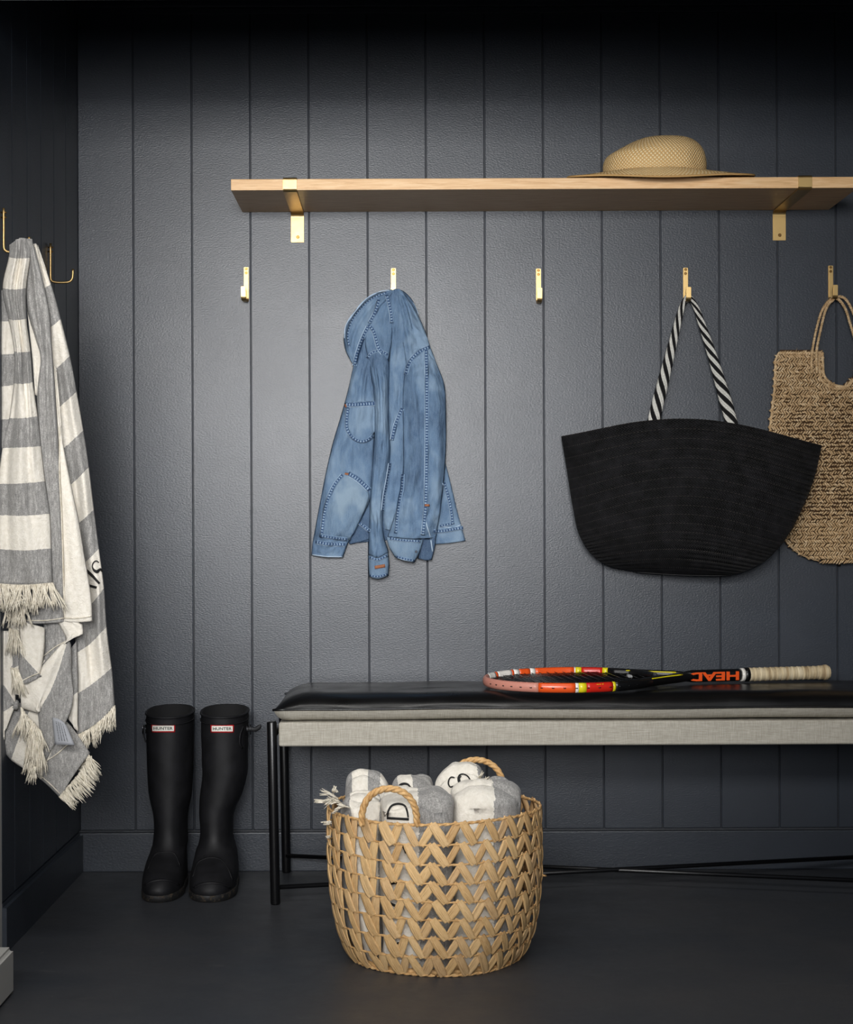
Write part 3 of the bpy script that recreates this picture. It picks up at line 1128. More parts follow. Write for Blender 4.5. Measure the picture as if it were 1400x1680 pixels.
A0, A1 = 0.286, LEN - 0.238
for v in me.vertices:
    u_ = 1 - (v.co.x - xa) / (xb - xa)
    w_ = 1 - (v.co.y - ya) / (yb - ya)
    v.co = RK(A0 + (A1 - A0) * u_, 0.0142 + (0.0012 if v.co.z > 0 else 0), -0.0105 + 0.021 * w_ )
o = obj('lettering', me, RM['orange'], rk)
me = text_mesh('MP', 0.01, 0.0004, 0.0004)
xs = [v.co.x for v in me.vertices]; ys = [v.co.y for v in me.vertices]
xa, xb, ya, yb = min(xs), max(xs), min(ys), max(ys)
for v in me.vertices:
    u_ = 1 - (v.co.x - xa) / (xb - xa)
    w_ = 1 - (v.co.y - ya) / (yb - ya)
    x = 0.012 + 0.018 * u_
    y = RB * math.sqrt(1 - (x / RA) ** 2)
    v.co = RK(x, y + 0.0045 - 0.003 * w_ + (0.0005 if v.co.z > 0 else 0), 0.0068 + 0.003 * w_ + (0.0005 if v.co.z > 0 else 0))
o = obj('lettering', me, RM['yellow'], rk)
GS = LEN - 0.222
obj('grip_collar', tubem([RK(GS - 0.006, 0), RK(GS + 0.002, 0)], [0.0155, 0.0165], 16), RM['white'], rk)
gc = obj('grip_collar', tubem([RK(GS + 0.002, 0), RK(GS + 0.014, 0)], 0.0172, 16), RM['black'], rk)
a = N('grip_tape', S(196, 178, 146), 0.85, 0, 0.2)
a.color(a.ramp(a.noise(a.coord('Object', (1, 0.15, 0.1)), 75, 3), [(0.35, S(160, 138, 106)), (0.5, S(200, 182, 148)), (0.65, S(228, 214, 184))]))
M['grip'] = a.m
bm = bmesh.new()
npt = 150
pts, rad = [], []
for k in range(npt):
    s = k / (npt - 1)
    pts.append(RK(GS + 0.014 + (0.222 - 0.014) * s, 0))
    r = 0.0154 + 0.0018 * (1 - ((s * 15) % 1.0)) + (0.0035 * max(0, (s - 0.84) / 0.16) ** 1.2 if s < 0.97 else 0.0028)
    rad.append(r * (1 if s < 0.985 else 0.82))
tube(bm, pts, rad, 12)
bmesh.ops.recalc_face_normals(bm, faces=bm.faces)
obj('grip', bm, M['grip'], rk)

# ------------------------------------------------------------------ basket
BCX, BCD = 0.0587, 0.86
BH = 0.298
def brad(z):
    prof = [(0, .168), (.02, .180), (.05, .192), (.09, .2015), (.14, .208), (.20, .2115), (.298, .2115)]
    for (z0, r0), (z1, r1) in zip(prof, prof[1:]):
        if z <= z1:
            return r0 + (r1 - r0) * (z - z0) / (z1 - z0)
    return prof[-1][1]
def BP(th, z, dr=0.0):
    """th = 0 faces the camera, growing to the right"""
    r = brad(z) + dr
    wob = 0.003 * math.sin(th * 3 + 1) + 0.002 * math.sin(th * 5 + z * 9)
    return Vector((BCX + math.sin(th) * (r + wob), -BCD - math.cos(th) * (r + wob), z + 0.003 * math.sin(2 * th + z * 20) * (1 if z > 0.02 else 0)))


def rope(name, path, rf, strands, pitch, mats, parent, sub=0.5, flat=1.0, up=(0, -1, 0), phase=0.0, seg=6, order_=None, kind=None, closed=False):
    """twisted cord: strands wound round a path; rf(s) = outer radius"""
    n = len(path)
    bm = bmesh.new()
    T = []
    for i in range(n):
        a_ = path[(i - 1) % n] if closed else path[max(i - 1, 0)]
        b_ = path[(i + 1) % n] if closed else path[min(i + 1, n - 1)]
        T.append((b_ - a_).normalized())
    up = Vector(up)
    L = [0.0]
    for i in range(1, n):
        L.append(L[-1] + (path[i] - path[i - 1]).length)
    tot = L[-1] + ((path[0] - path[-1]).length if closed else 0)
    turns = tot / pitch
    if closed:
        turns = round(turns)
    for s_ in range(strands):
        pts, rad = [], []
        for i in range(n):
            t = T[i]
            u_ = (up - t * t.dot(up))
            u_ = u_.normalized() if u_.length > 1e-5 else Vector((0, 0, 1))
            v_ = t.cross(u_)
            R_ = rf(L[i] / tot)
            ang = -2 * PI * (L[i] / tot * turns + s_ / strands) + phase
            rs = R_ * sub
            pts.append(path[i] + (u_ * math.cos(ang) * flat + v_ * math.sin(ang)) * (R_ - rs))
            rad.append(rs)
        tube(bm, pts, rad, seg, closed=closed, mi=(order_[s_] if order_ else 0))
    return obj(name, bm, mats, parent, kind)


bk = thing('basket', 'round open-weave water hyacinth basket full of striped towels on the floor', 'basket', (BCX, -BCD, 0))
NR = 8
zs = [0.003 + (BH - 0.003) * k / NR for k in range(NR + 1)]
rnd = random.Random(4)
for k, z in enumerate(zs):
    pth = [BP(2 * PI * i / 180, z, 0.001) for i in range(180)]
    R_ = 0.0036 if k in (0, NR) else 0.0026
    rope('woven_ring', pth, lambda s, R_=R_: R_, 2, 0.032, M['cord'], bk, 0.62, 1.0, (0, 0, 1), seg=5, closed=True)
# bottom disc
bm = bmesh.new()
for r in [0.012 + 0.0115 * q for q in range(14)]:
    tube(bm, [(BCX + r * math.cos(2 * PI * i / 48), -BCD + r * math.sin(2 * PI * i / 48), 0.006) for i in range(48)], 0.006, 5, closed=True)
obj('basket_floor', bm, M['cord'], bk)


def strip_mesh(seed):
    """unit strip: z from 0 to 1, width 1 across x, bulging outward along -y, grooved"""
    rn = random.Random(seed)
    n, m = 6, 6
    verts, faces = [], []
    crease = [rn.uniform(-1, 1) for _ in range(m + 1)]
    for j in range(n + 1):
        t = j / n
        wdt = (0.84 + 0.18 * math.sin(PI * t) ** 0.6) * (1 + 0.06 * rn.uniform(-1, 1))
        for i in range(m + 1):
            s = i / m * 2 - 1
            y = -0.13 * math.sin(PI * t) ** 0.8 - 0.035 * (1 - s * s) - 0.05 * crease[i] * (0.5 + 0.5 * math.sin(PI * t))
            verts.append((s * 0.5 * wdt, y, t))
    for j in range(n):
        for i in range(m):
            a_ = j * (m + 1) + i
            faces.append((a_, a_ + 1, a_ + m + 2, a_ + m + 1))
    # folded back side gives it thickness
    b0 = len(verts)
    for j in range(n + 1):
        t = j / n
        for i in (0, m):
            x, y, z = verts[j * (m + 1) + i]
            verts.append((x * 0.92, y + 0.13, z))
    for j in range(n):
        p = b0 + 2 * j
        faces.append((p + 1, p, p + 2, p + 3))
        faces.append((p, j * (m + 1), (j + 1) * (m + 1), p + 2))
        faces.append((j * (m + 1) + m, p + 1, p + 3, (j + 1) * (m + 1) + m))
    me = bpy.data.meshes.new('strip')
    me.from_pydata(verts, [], faces)
    me.polygons.foreach_set('use_smooth', [True] * len(me.polygons))
    me.materials.append(M['hyacinth'])
    return me


variants = [strip_mesh(q) for q in range(8)]
ND = 26
DT = 2 * PI / ND
rest = bmesh.new()
nparts = 0
off0 = Vector((BCX, -BCD, 0))
for k in range(NR):
    z0, z1 = zs[k] - 0.0012, zs[k + 1] + 0.0022
    for j in range(ND):
        for side in (0, 1):
            th = -PI + j * DT + 0.31 * DT + rnd.uniform(-.06, .06) * DT
            left = 1 / (1 + math.exp((th + 0.50) * 9))       # the left part of the weave is steeper
            lean = 0.50 * (1 - left) + 0.04 * left
            if side == 0:      # leaning right: /
                ta, tb = th, th + lean * DT
            else:              # leaning left: \
                lean2 = 0.50 * (1 - left) + 0.42 * left
                ta, tb = th + (1.0 + 0.02 * rnd.uniform(-1, 1)) * DT + (0 if left < .5 else -0.02 * DT), th + (1.0 - lean2) * DT + 0.02 * DT
            ta += rnd.uniform(-.05, .05) * DT
            tb += rnd.uniform(-.05, .05) * DT
            dr = 0.0032 if side else 0.0012
            pa, pb = BP(ta, z0, dr), BP(tb, z1, dr)
            zax = (pb - pa)
            Ls = zax.length
            tm = (ta + tb) / 2
            out = Vector((math.sin(tm), -math.cos(tm), 0))
            zd = zax.normalized()
            yd = -(out - zd * out.dot(zd)).normalized()
            xd = yd.cross(zd)
            W_ = rnd.uniform(0.0140, 0.0185)
            mt = Matrix((( xd.x * W_, yd.x * W_, zax.x, pa.x), (xd.y * W_, yd.y * W_, zax.y, pa.y), (xd.z * W_, yd.z * W_, zax.z, pa.z), (0, 0, 0, 1)))
            if left > 0.5:
                mt = mt @ Matrix.Diagonal((1.22, 1, 1, 1))
            me = variants[rnd.randrange(8)]
            if math.cos(tm) > -0.08:
                o = bpy.data.objects.new('woven_strip', me)
                C.objects.link(o)
                o.parent = bk
                mt2 = mt.copy()
                mt2.translation = mt.translation - off0
                o.matrix_local = mt2
                nparts += 1
            else:
                tmp = me.copy()
                tmp.transform(mt)
                rest.from_mesh(tmp)
                bpy.data.meshes.remove(tmp)
obj('woven_strips', rest, M['hyacinth'], bk, kind='stuff')
print('strips', nparts)
# a loose end sticking out at the right
obj('loose_end', tubem(resample([BP(1.45, 0.165, 0.0), BP(1.45, 0.163, 0.008), BP(1.50, 0.160, 0.012)], 8), 0.0022, 6), M['cord'], bk)


def basket_handle(pa, pb, top, lean):
    ctrl = []
    for q in range(25):
        s = q / 24
        a_ = PI * (1 - s)
        x = (1 - s) * pa + s * pb
        c_ = (pa + pb) / 2
        hw = (pb - pa) / 2
        p = c_ - hw * math.cos(PI * s) * 1.08
        p = p + Vector((0, lean * math.sin(PI * s), (top) * (math.sin(PI * s) ** 0.72)))
        ctrl.append(p)
    pth = resample(ctrl, 150)
    rope('handle', pth, lambda s: 0.0070, 3, 0.040, M['cord'], bk, 0.56, 1.0, (0, -1, 0), seg=8)


ha, hb = P(597, 1347, 1.064), P(681, 1352, 1.070)
ha.z = hb.z = BH - 0.004
basket_handle(ha, hb, 0.072, -0.012)
ha, hb = P(741, 1297, 0.672), P(823, 1297, 0.682)
ha.z = hb.z = BH - 0.004
basket_handle(ha, hb, 0.070, 0.01)


# ------------------------------------------------------------------ folded towels in the basket
def bundle(root, cx, d, ax, ay, ztop, zbot, stripes, seed, fold=3, tilt=(0, 0), parent_name='folded_cloth', rotz=0.0, soft=0.035):
    """a soft folded towel standing in the basket. stripes = local x (in m) where the colours change; first colour grey"""
    n, m = 46, 84
    G, U = [], []
    for j in range(n + 1):
        t = j / n
        row, uu = [], []
        for i in range(m + 1):
            a_ = 2 * PI * i / m
            ca, sa = math.cos(a_), math.sin(a_)
            ex = 0.62
            bx = math.copysign(abs(ca) ** ex, ca)
            by = math.copysign(abs(sa) ** ex, sa)
            shr = 1.0
            if t < 0.55:
                z = zbot + (ztop - soft - zbot) * t / 0.55
                k = 1.0
            else:
                q = (t - 0.55) / 0.45 * PI / 2
                k = math.cos(q) ** 0.75
                z = ztop - soft + soft * math.sin(q) ** 0.9
            shr = 0.97 if z < BH - 0.03 else 0.97 + 0.03 * min(1, (z - BH + 0.03) / 0.04)
            x, y = ax * bx * k * shr, ay * by * k * shr
            f = noise.noise(Vector((x * 16 + seed * 5, y * 16, z * 9)))
            f2 = noise.noise(Vector((x * 45, y * 45 + seed * 3, z * 40)))
            x *= 1 + 0.13 * f + 0.035 * f2
            y *= 1 + 0.13 * f + 0.035 * f2
            if k < 1:      # folded layers showing on the top
                ph = (y / ay) * fold * PI
                z += -0.022 * (1 - abs(math.cos(ph * 0.5 + seed + x * 6))) ** 2.2 * (1 - 0.3 * k) + 0.012 * f + 0.004 * f2
            z += tilt[0] * x + tilt[1] * y
            xr = x * math.cos(rotz) - y * math.sin(rotz)
            yr = x * math.sin(rotz) + y * math.cos(rotz)
            wx_, wy_ = cx + xr - BCX, -d + yr + BCD
            rr_ = math.hypot(wx_, wy_)
            lim = brad(max(0, min(z, BH))) - 0.0145
            if rr_ > lim and z < BH + 0.03:
                kk = lim + (rr_ - lim) * max(0, min(1, (z - BH) / 0.03)) * 0.6
                wx_, wy_ = wx_ * kk / rr_, wy_ * kk / rr_
            row.append(Vector((BCX + wx_, -BCD + wy_, z)))
            # stripe coordinate from the undistorted x
            xx = ax * bx * k
            v = 0.0
            for q_ in range(len(stripes)):
                pass
            idx = sum(1 for s_ in stripes if xx > s_)
            lo = stripes[idx - 1] if idx > 0 else -0.3
            hi = stripes[idx] if idx < len(stripes) else 0.3
            v = idx + max(0.01, min(0.99, (xx - lo) / (hi - lo)))
            uu.append((v + 2, t))
        G.append(row); U.append(uu)
    G.reverse(); U.reverse()
    me = grid_mesh('cloth', G, U)
    return obj(parent_name, me, M['basket_towel'], root)


def fringe(name, root, edge, dirpx, length, n, rad=0.0011, seed=0, spread=0.35, dd=0.0, clump=6, droop=0.0):
    """loose cotton strands hanging from a pixel edge [(px, py, d)]; length in pixels"""
    rn = random.Random(seed)
    bm = bmesh.new()
    E = [Vector(e) for e in edge]
    dx, dy = dirpx
    l_ = math.hypot(dx, dy)
    dx, dy = dx / l_, dy / l_
    lean = {}
    for k in range(n):
        s = (k + rn.random()) / n
        c_ = int(s * n / clump)
        if c_ not in lean:
            lean[c_] = (rn.uniform(-spread, spread), rn.uniform(0.78, 1.1), (c_ + 0.5) * clump / n)
        ln, lf, sc_ = lean[c_]
        p = crv(E, s * (len(E) - 1))
        pc = crv(E, min(1, sc_) * (len(E) - 1))
        L = length * lf * rn.uniform(0.82, 1.08)
        ang = ln + rn.uniform(-0.12, 0.12)
        ux, uy = dx * math.cos(ang) - dy * math.sin(ang), dx * math.sin(ang) + dy * math.cos(ang)
        pts = []
        wb = rn.uniform(-2.2, 2.2)
        dj = rn.uniform(-0.004, 0.010) + dd
        for q in range(6):
            t = q / 5
            pull = (pc - p) * 0.45 * t
            x = p.x + pull.x + ux * L * t + wb * math.sin(t * 5 + k)
            y = p.y + pull.y + uy * L * t + droop * t * t
            pts.append(P(x, y, p.z + dj * min(1, t * 3) + 0.002 * math.sin(t * 7 + k)))
        tube(bm, pts, [rad, rad * 1.15, rad, rad * 0.9, rad * 0.8, rad * 0.4], 4)
    return obj(name, bm, M['fringe'], root, kind='stuff')


def strokes(name, root, lines, cast, off=0.002, default=0.8):
    bm = bmesh.new()
    objs = None
    for pts, w_ in lines:
        V = [Vector((a_, b_, 0)) for a_, b_ in pts]
        c_ = resample(V, max(8, len(V) * 5)) if len(V) > 2 else [V[0].lerp(V[1], q / 9) for q in range(10)]
        n = len(c_)
        prev = None
        last = default
        for i, p in enumerate(c_):
            t = (c_[min(i + 1, n - 1)] - c_[max(i - 1, 0)]).normalized()
            nn = Vector((-t.y, t.x, 0))
            ww = w_ if not hasattr(w_, '__len__') else (w_[0] + (w_[1] - w_[0]) * math.sin(PI * i / (n - 1)) if len(w_) == 2 else crv([Vector((q, 0, 0)) for q in w_], i / (n - 1) * (len(w_) - 1)).x)
            row = []
            for s_ in (-1, 0, 1):
                q = p + nn * ww * s_
                h = cast.hit(q.x, q.y, off + (0.0008 if s_ == 0 else 0), last)
                last = -h.y
                row.append(bm.verts.new(h))
            if prev:
                for s_ in (0, 1):
                    bm.faces.new((prev[s_], row[s_], row[s_ + 1], prev[s_ + 1]))
            prev = row
    o = obj(name, bm, M['ink'], root)
    thick(o, 0.0012, 0)
    return o


tw_group = 'striped towels in the basket'
tA = thing('folded_towel', 'grey and cream towel at the basket front with a black letter D', 'towel', (0.02, -0.955, 0.02), tw_group)
oA = bundle(tA, 0.0205, 0.965, 0.0715, 0.066, 0.350, 0.012, [-0.2, 0.002], 1, 2)
cA = Caster([oA])
strokes('letter', tA, [([(636, 1341), (637, 1332), (641, 1324), (647, 1320), (656, 1319), (664, 1322), (668, 1330), (670, 1341)], (1.0, 1.6)), ([(635, 1342), (671, 1344)], 1.9)], cA, 0.002, 1.02)
strokes('letter', tA, [([(640, 1384), (652, 1384), (662, 1390), (666, 1400)], (1, 1.6)), ([(638, 1450), (662, 1446)], 2.2), ([(636, 1480), (662, 1492)], 2.0), ([(638, 1524), (660, 1525)], 2.2), ([(640, 1552), (648, 1552), (654, 1546)], 1.2)], cA, 0.002, 1.02)
tB = thing('folded_towel', 'towel with one broad cream stripe facing out at the right front of the basket', 'towel', (0.155, -0.94, 0.02), tw_group)
oB = bundle(tB, 0.1570, 0.935, 0.0665, 0.072, 0.358, 0.012, [-0.2, 0.0125], 2, 2, (0.0, 0.06))
tC = thing('folded_towel', 'cream towel at the left basket edge with tassels hanging over the rim', 'towel', (-0.09, -0.92, 0.02), tw_group)
oC = bundle(tC, -0.086, 0.915, 0.043, 0.066, 0.329, 0.012, [-0.025, 0.033], 3, 3)
fringe('fringe', tC, [(545, 1302, .93), (552, 1308, .95), (560, 1318, .96), (575, 1326, .98)], (-0.9, 0.1), 24, 60, 0.0011, 3, 0.8)
fringe('fringe', tC, [(544, 1314, .93), (546, 1316, .93)], (-1, -0.04), 31, 9, 0.0019, 4, 0.02, clump=9)
fringe('fringe', tC, [(546, 1300, .93), (554, 1300, .93)], (-0.35, -1), 13, 12, 0.0011, 8, 0.5)
fringe('fringe', tC, [(542, 1346, .93), (543, 1352, .93)], (-1, 0.3), 13, 6, 0.0011, 5, 0.3)
fringe('fringe', tC, [(541, 1370, .93), (542, 1376, .93)], (-1, 0.2), 8, 6, 0.0010, 6, 0.3)
tD = thing('folded_towel', 'towel rising highest at the back with black round letters on cream', 'towel', (0.115, -0.80, 0.02), tw_group)
oD = bundle(tD, 0.108, 0.795, 0.050, 0.054, 0.374, 0.012, [-0.2, 0.034], 4, 2, (0.10, -0.10), soft=0.05)
cD = Caster([oD])
strokes('letter', tD, [([(746, 1276), (741, 1275), (737, 1279), (736, 1286), (739, 1291), (744, 1290)], 0.9), ([(754, 1287), (753, 1279), (754, 1272), (760, 1270), (768, 1274), (772, 1282), (770, 1287), (763, 1287)], 0.9), ([(755, 1287), (753, 1278), (755, 1272)], 2.3)], cD, 0.002, 0.85)
tE = thing('folded_towel', 'towel at the back left of the basket with layered grey and cream folds', 'towel', (-0.08, -0.79, 0.02), tw_group)
oE = bundle(tE, -0.0790, 0.784, 0.047, 0.058, 0.362, 0.012, [-0.03, 0.002, 0.026], 5, 4, (0.0, 0.0), soft=0.05)
tF = thing('folded_towel', 'small grey towel in the middle of the basket behind the front handle', 'towel', (0.02, -0.77, 0.02), tw_group)
oF = bundle(tF, 0.014, 0.800, 0.042, 0.070, 0.352, 0.012, [-0.03, -0.004], 6, 3, (0, 0.0), soft=0.04)
cF = Caster([oF])
strokes('letter', tF, [([(655, 1296), (656, 1289), (662, 1286), (669, 1287), (674, 1292)], (0.8, 1.8))], cF, 0.002, 0.86)
tG = thing('folded_towel', 'grey towel against the right rim of the basket, partly behind the others', 'towel', (0.19, -0.80, 0.02), tw_group)
oG = bundle(tG, 0.1950, 0.805, 0.034, 0.050, 0.340, 0.012, [0.018], 7, 3, (0, 0), soft=0.035)
fringe('fringe', tG, [(786, 1275, .84), (790, 1282, .84), (800, 1288, .85)], (0.5, -0.5), 15, 26, 0.0010, 9, 0.9)


# ------------------------------------------------------------------ black straw bag
bag = thing('black_tote_bag', 'wide black braided straw bag hanging from a black and white rope handle', 'bag', tuple(P(1130, 860, 0.06)))
RT = [0, .2, .4, .6, .8, .92, 1.0]
LL = [(921, 716), (931, 776), (940, 832), (950, 876), (970, 909), (1000, 929), (1043, 938)]
RR = [(1349, 731), (1336, 786), (1315, 838), (1291, 882), (1260, 917), (1225, 937), (1200, 944)]
MID = [687, 741, 795, 846, 893, 925, 943]
HD_ = [.020, .044, .060, .066, .060, .046, .030]
def interp(t, A_):
    for k in range(len(RT) - 1):
        if t <= RT[k + 1] + 1e-9:
            f = (t - RT[k]) / (RT[k + 1] - RT[k])
            vs = [Vector(q) if hasattr(q, '__len__') else Vector((q, 0)) for q in A_]
            return crv(vs, k + f)
    return Vector(A_[-1])
G, U = [], []
NB, rows_ = 17, 17 * 8
m = 120
for j in range(rows_ + 1):
    t = j / rows_
    l, r_, md, hd = interp(t, LL), interp(t, RR), interp(t, MID).x, interp(t, HD_).x
    row, uu = [], []
    fr = (t * NB) % 1.0
    ridge = 0.0011 * math.sqrt(max(0, math.sin(PI * fr)))
    for i in range(m + 1):
        a_ = 2 * PI * i / m
        sx = (1 - math.cos(a_)) / 2
        sn = math.sin(a_)
        x = l.x + (r_.x - l.x) * sx
        ye = l.y + (r_.y - l.y) * sx
        y = ye + (md - (l.y + r_.y) / 2) * (math.sin(PI * sx) ** 1.1 if sx > 0 and sx < 1 else 0)
        dc = 0.016 + hd + 0.034 * sx ** 2
        q = Vector((x * 0.012, y * 0.012, 1.0 if sn > 0 else 4.0))
        wr_ = 0.012 * noise.noise(q) + 0.004 * noise.noise(q * 3)
        # soft vertical dents as in a slack bag
        wr_ += -0.014 * math.exp(-((x - 1050) / 26) ** 2) * min(1, t * 3) * (1 - t) - 0.012 * math.exp(-((x - 1205) / 34) ** 2) * min(1, t * 3) * (1 - t * 0.7)
        d = dc + (hd + (wr_ if abs(sn) > 0.1 else 0) * abs(sn) + ridge * min(1, abs(sn) * 3)) * sn * (1 if sn > 0 else 0.85)
        row.append(P(x, y, max(d, 0.004)))
        uu.append((i / m * 2.0, t * NB))
    G.append(row); U.append(uu)
me = grid_mesh('bag_body', G, U)
bb = obj('bag_body', me, M['blackstraw'], bag)
thick(bb, 0.004)
last = G[-1][:-1]
bm = bmesh.new()
vs_ = [bm.verts.new(p) for p in last]
bm.faces.new(vs_)
o = obj('bag_base', bm, M['blackstraw'], bag)
thick(o, 0.003, 0)
def rope_path(px, n=120):
    return resample([P(*q) for q in px], n)
fr_ = lambda s: 0.0062 + 0.0095 * min(1, abs(s - 0.5) * 2.6) ** 0.9
pw = [(1070, 704, .044), (1076, 676, .046), (1087, 632, .046), (1100, 580, .044), (1111, 535, .040), (1119, 505, .032), (1126, 490, .024), (1129, 488, .023), (1134, 490, .024), (1143, 506, .031), (1153, 535, .038), (1168, 580, .044), (1184, 634, .048), (1197, 680, .052), (1203, 706, .052)]
rope('handle', rope_path(pw, 150), fr_, 12, 0.120, [M['rope_white'], M['rope_black']], bag, 0.23, 0.50, (0, -1, 0), phase=0.6, seg=5, order_=[0, 0, 1, 1] * 3)
obj('handle_core', tubem(rope_path(pw, 80), [fr_(q / 79) * 0.72 for q in range(80)], 10, flat=0.5, up=(0, -1, 0)), M['rope_black'], bag)

# ------------------------------------------------------------------ jute bag
jb = thing('jute_tote_bag', 'natural jute crochet bag with a scooped neck, half behind the black bag', 'bag', tuple(P(1378, 760, 0.03)))
JL = [(576, 1279), (590, 1272), (640, 1270), (700, 1263), (760, 1262), (830, 1268), (868, 1280), (890, 1291), (905, 1306), (917, 1330), (924, 1362), (927, 1378)]
JC = 1377.0
def jleft(y):
    if y <= JL[0][0]:
        return JL[0][1]
    for (y0, x0), (y1, x1) in zip(JL, JL[1:]):
        if y <= y1:
            return x0 + (x1 - x0) * (y - y0) / (y1 - y0)
    return JC
def jedge_in(x, y):
    """inside the bag's outline and outside the neck scoop"""
    if y < 576 or y > 927:
        return False
    l = jleft(y)
    if x < l or x > 2 * JC - l:
        return False
    u_ = abs(x - JC)
    if y < 600 and u_ < 26.5:
        return False
    if 600 <= y < 634 and u_ < 26.5 - 26 * max(0, (y - 608) / 26.0) ** 2.2 * (1 if y > 608 else 0):
        return False
    return True
def jd(x, y):
    l = jleft(max(y, 590))
    w_ = JC - l + 1
    s = min(1, abs(x - JC) / max(w_, 1))
    t = min(1, max(0, (927 - y) / 60.0))
    return 0.020 + 0.030 * (1 - s ** 3) * (0.35 + 0.65 * t) * (0.6 + 0.4 * min(1, max(0, (y - 570) / 150)))
rn = random.Random(8)
bm = bmesh.new()
y = 579.0
row = 0
while y < 926:
    l = jleft(y)
    x = l + 1.0
    run = []
    while x < 2 * JC - l:
        if x < 1412 and jedge_in(x, y):
            sl = 1 if row % 2 == 0 else -1
            dd = jd(x, y)
            j1, j2 = rn.uniform(-.9, .9), rn.uniform(-.9, .9)
            hx = 3.6 + rn.uniform(-.7, .9)
            hy = 3.3 + rn.uniform(-.5, .7)
            hole = (650 < y < 860) and rn.random() < (0.55 if 680 < y < 850 else 0.2) and x > 1290
            if hole:
                hx *= 0.5; hy *= 0.45
            tube(bm, [P(x - hx, y + sl * hy + j1, dd - .0015), P(x - hx * .4, y + sl * hy * .55 + j1, dd + .0022), P(x + hx * .4, y - sl * hy * .55 + j2, dd + .0028), P(x + hx, y - sl * hy + j2, dd - .001)],
                 [0.0014, 0.0023, 0.0023, 0.0013], 5)
            if rn.random() < 0.10:      # stray hairs
                a_ = rn.uniform(0, 6.28)
                tube(bm, [P(x, y, dd + .003), P(x + 4 * math.cos(a_), y + 4 * math.sin(a_), dd + .006), P(x + 8 * math.cos(a_ + .4), y + 8 * math.sin(a_ + .4), dd + .005)], 0.0004, 3)
        x += 4.3 + rn.uniform(-.3, .3)
    y += 6.6 if y > 590 else 6.0
    row += 1
obj('crochet', bm, M['jute'], jb, kind='stuff')
# the part beyond the picture's edge and a dark sheet added so gaps between stitches look shaded, as thick sheets
def jsheet(name, dz, x0, x1, mat, step=5, th=0.004):
    bm = bmesh.new()
    vd = {}
    nx = int((x1 - x0) / step)
    for jy in range(int((930 - 572) / step)):
        for ix in range(nx):
            xa, ya = x0 + ix * step, 574 + jy * step
            if jedge_in(xa + step / 2, ya + step / 2):
                f = []
                for ax_, ay_ in ((0, 0), (0, 1), (1, 1), (1, 0)):
                    key = (ix + ax_, jy + ay_)
                    if key not in vd:
                        vd[key] = bm.verts.new(P(x0 + key[0] * step, 574 + key[1] * step, jd(x0 + key[0] * step, 574 + key[1] * step) + dz))
                    f.append(vd[key])
                bm.faces.new(f)
    o = obj(name, bm, mat, jb, smooth=True)
    thick(o, th)
    return o
jsheet('inner_layer', -0.0060, 1260, 1496, M['jute_shade'])  # added dark sheet standing in for the shade behind the stitches
jsheet('far_side', 0.001, 1408, 1496, M['jute'])
bk_ = jsheet('back_panel', -0.014, 1260, 1496, M['jute'])
# yarn edges
ed = [P(jleft(yy) + 1, yy, jd(jleft(yy) + 3, yy)) for yy in range(578, 926, 6)]
rope('edge_cord', resample(ed, 160), lambda s: 0.0034, 3, 0.016, M['jute'], jb, 0.5, 1.0, seg=5)
nk = [(1350, 578), (1350.5, 596), (1352, 614), (1358, 624), (1368, 631), (1380, 634), (1392, 633), (1402, 622)]
rope('neck_cord', resample([P(a_, b_, jd(a_, b_) + .001) for a_, b_ in nk], 60), lambda s: 0.0040, 3, 0.016, M['jute'], jb, 0.5, 1.0, seg=5)
rope('neck_cord', resample([P(a_ - 6, b_ + 4, jd(a_, b_) + .002) for a_, b_ in nk], 60), lambda s: 0.0036, 3, 0.016, M['jute'], jb, 0.5, 1.0, seg=5)
rope('edge_cord', resample([P(a_, b_, jd(a_, b_) + .001) for a_, b_ in [(1280, 579), (1300, 579), (1318, 579), (1334, 579), (1348, 580)]], 50), lambda s: 0.0034, 3, 0.014, M['jute'], jb, 0.5, 1.0, seg=5)
hA = [(1332, 612, .052), (1332, 590, .050), (1334, 570, .047), (1340, 540, .042), (1348, 512, .036), (1357, 497, .030), (1365, 490, .025), (1371, 489, .024), (1379, 494, .028), (1388, 508, .033), (1395, 530, .038), (1403, 556, .043), (1412, 582, .048)]
rope('handle', rope_path(hA, 150), lambda s: 0.0042, 2, 0.012, M['jute'], jb, 0.60, 1.0, seg=5)
hB = [(1341, 612, .055), (1340, 590, .053), (1341, 570, .052), (1347, 540, .047), (1353, 515, .041), (1359, 500, .034), (1366, 493, .029), (1373, 487, .028), (1384, 488, .028), (1393, 498, .030), (1402, 518, .036), (1410, 545, .040), (1420, 580, .046)]
rope('handle', rope_path(hB, 150), lambda s: 0.0042, 2, 0.012, M['jute'], jb, 0.60, 1.0, seg=5)

# ------------------------------------------------------------------ denim jacket
jk = thing('denim_jacket', 'washed blue denim jacket hanging by its collar from a brass hook', 'jacket', tuple(P(640, 690, 0.03)))
def Z(rows, d):
    """give every control point of the rows a depth: one value, a value per row, or per row and column"""
    out = []
    for k, r in enumerate(rows):
        dk = d[k] if hasattr(d, '__len__') else d
        rr = []
        for c, q in enumerate(r):
            dv = dk[c] if hasattr(dk, '__len__') else dk
            rr.append((q[0], q[1], dv))
        out.append(rr)
    return out
def seg_y(rows, k=1.0):
    return max(10, int(abs(rows[-1][0][1] - rows[0][0][1]) / 3))


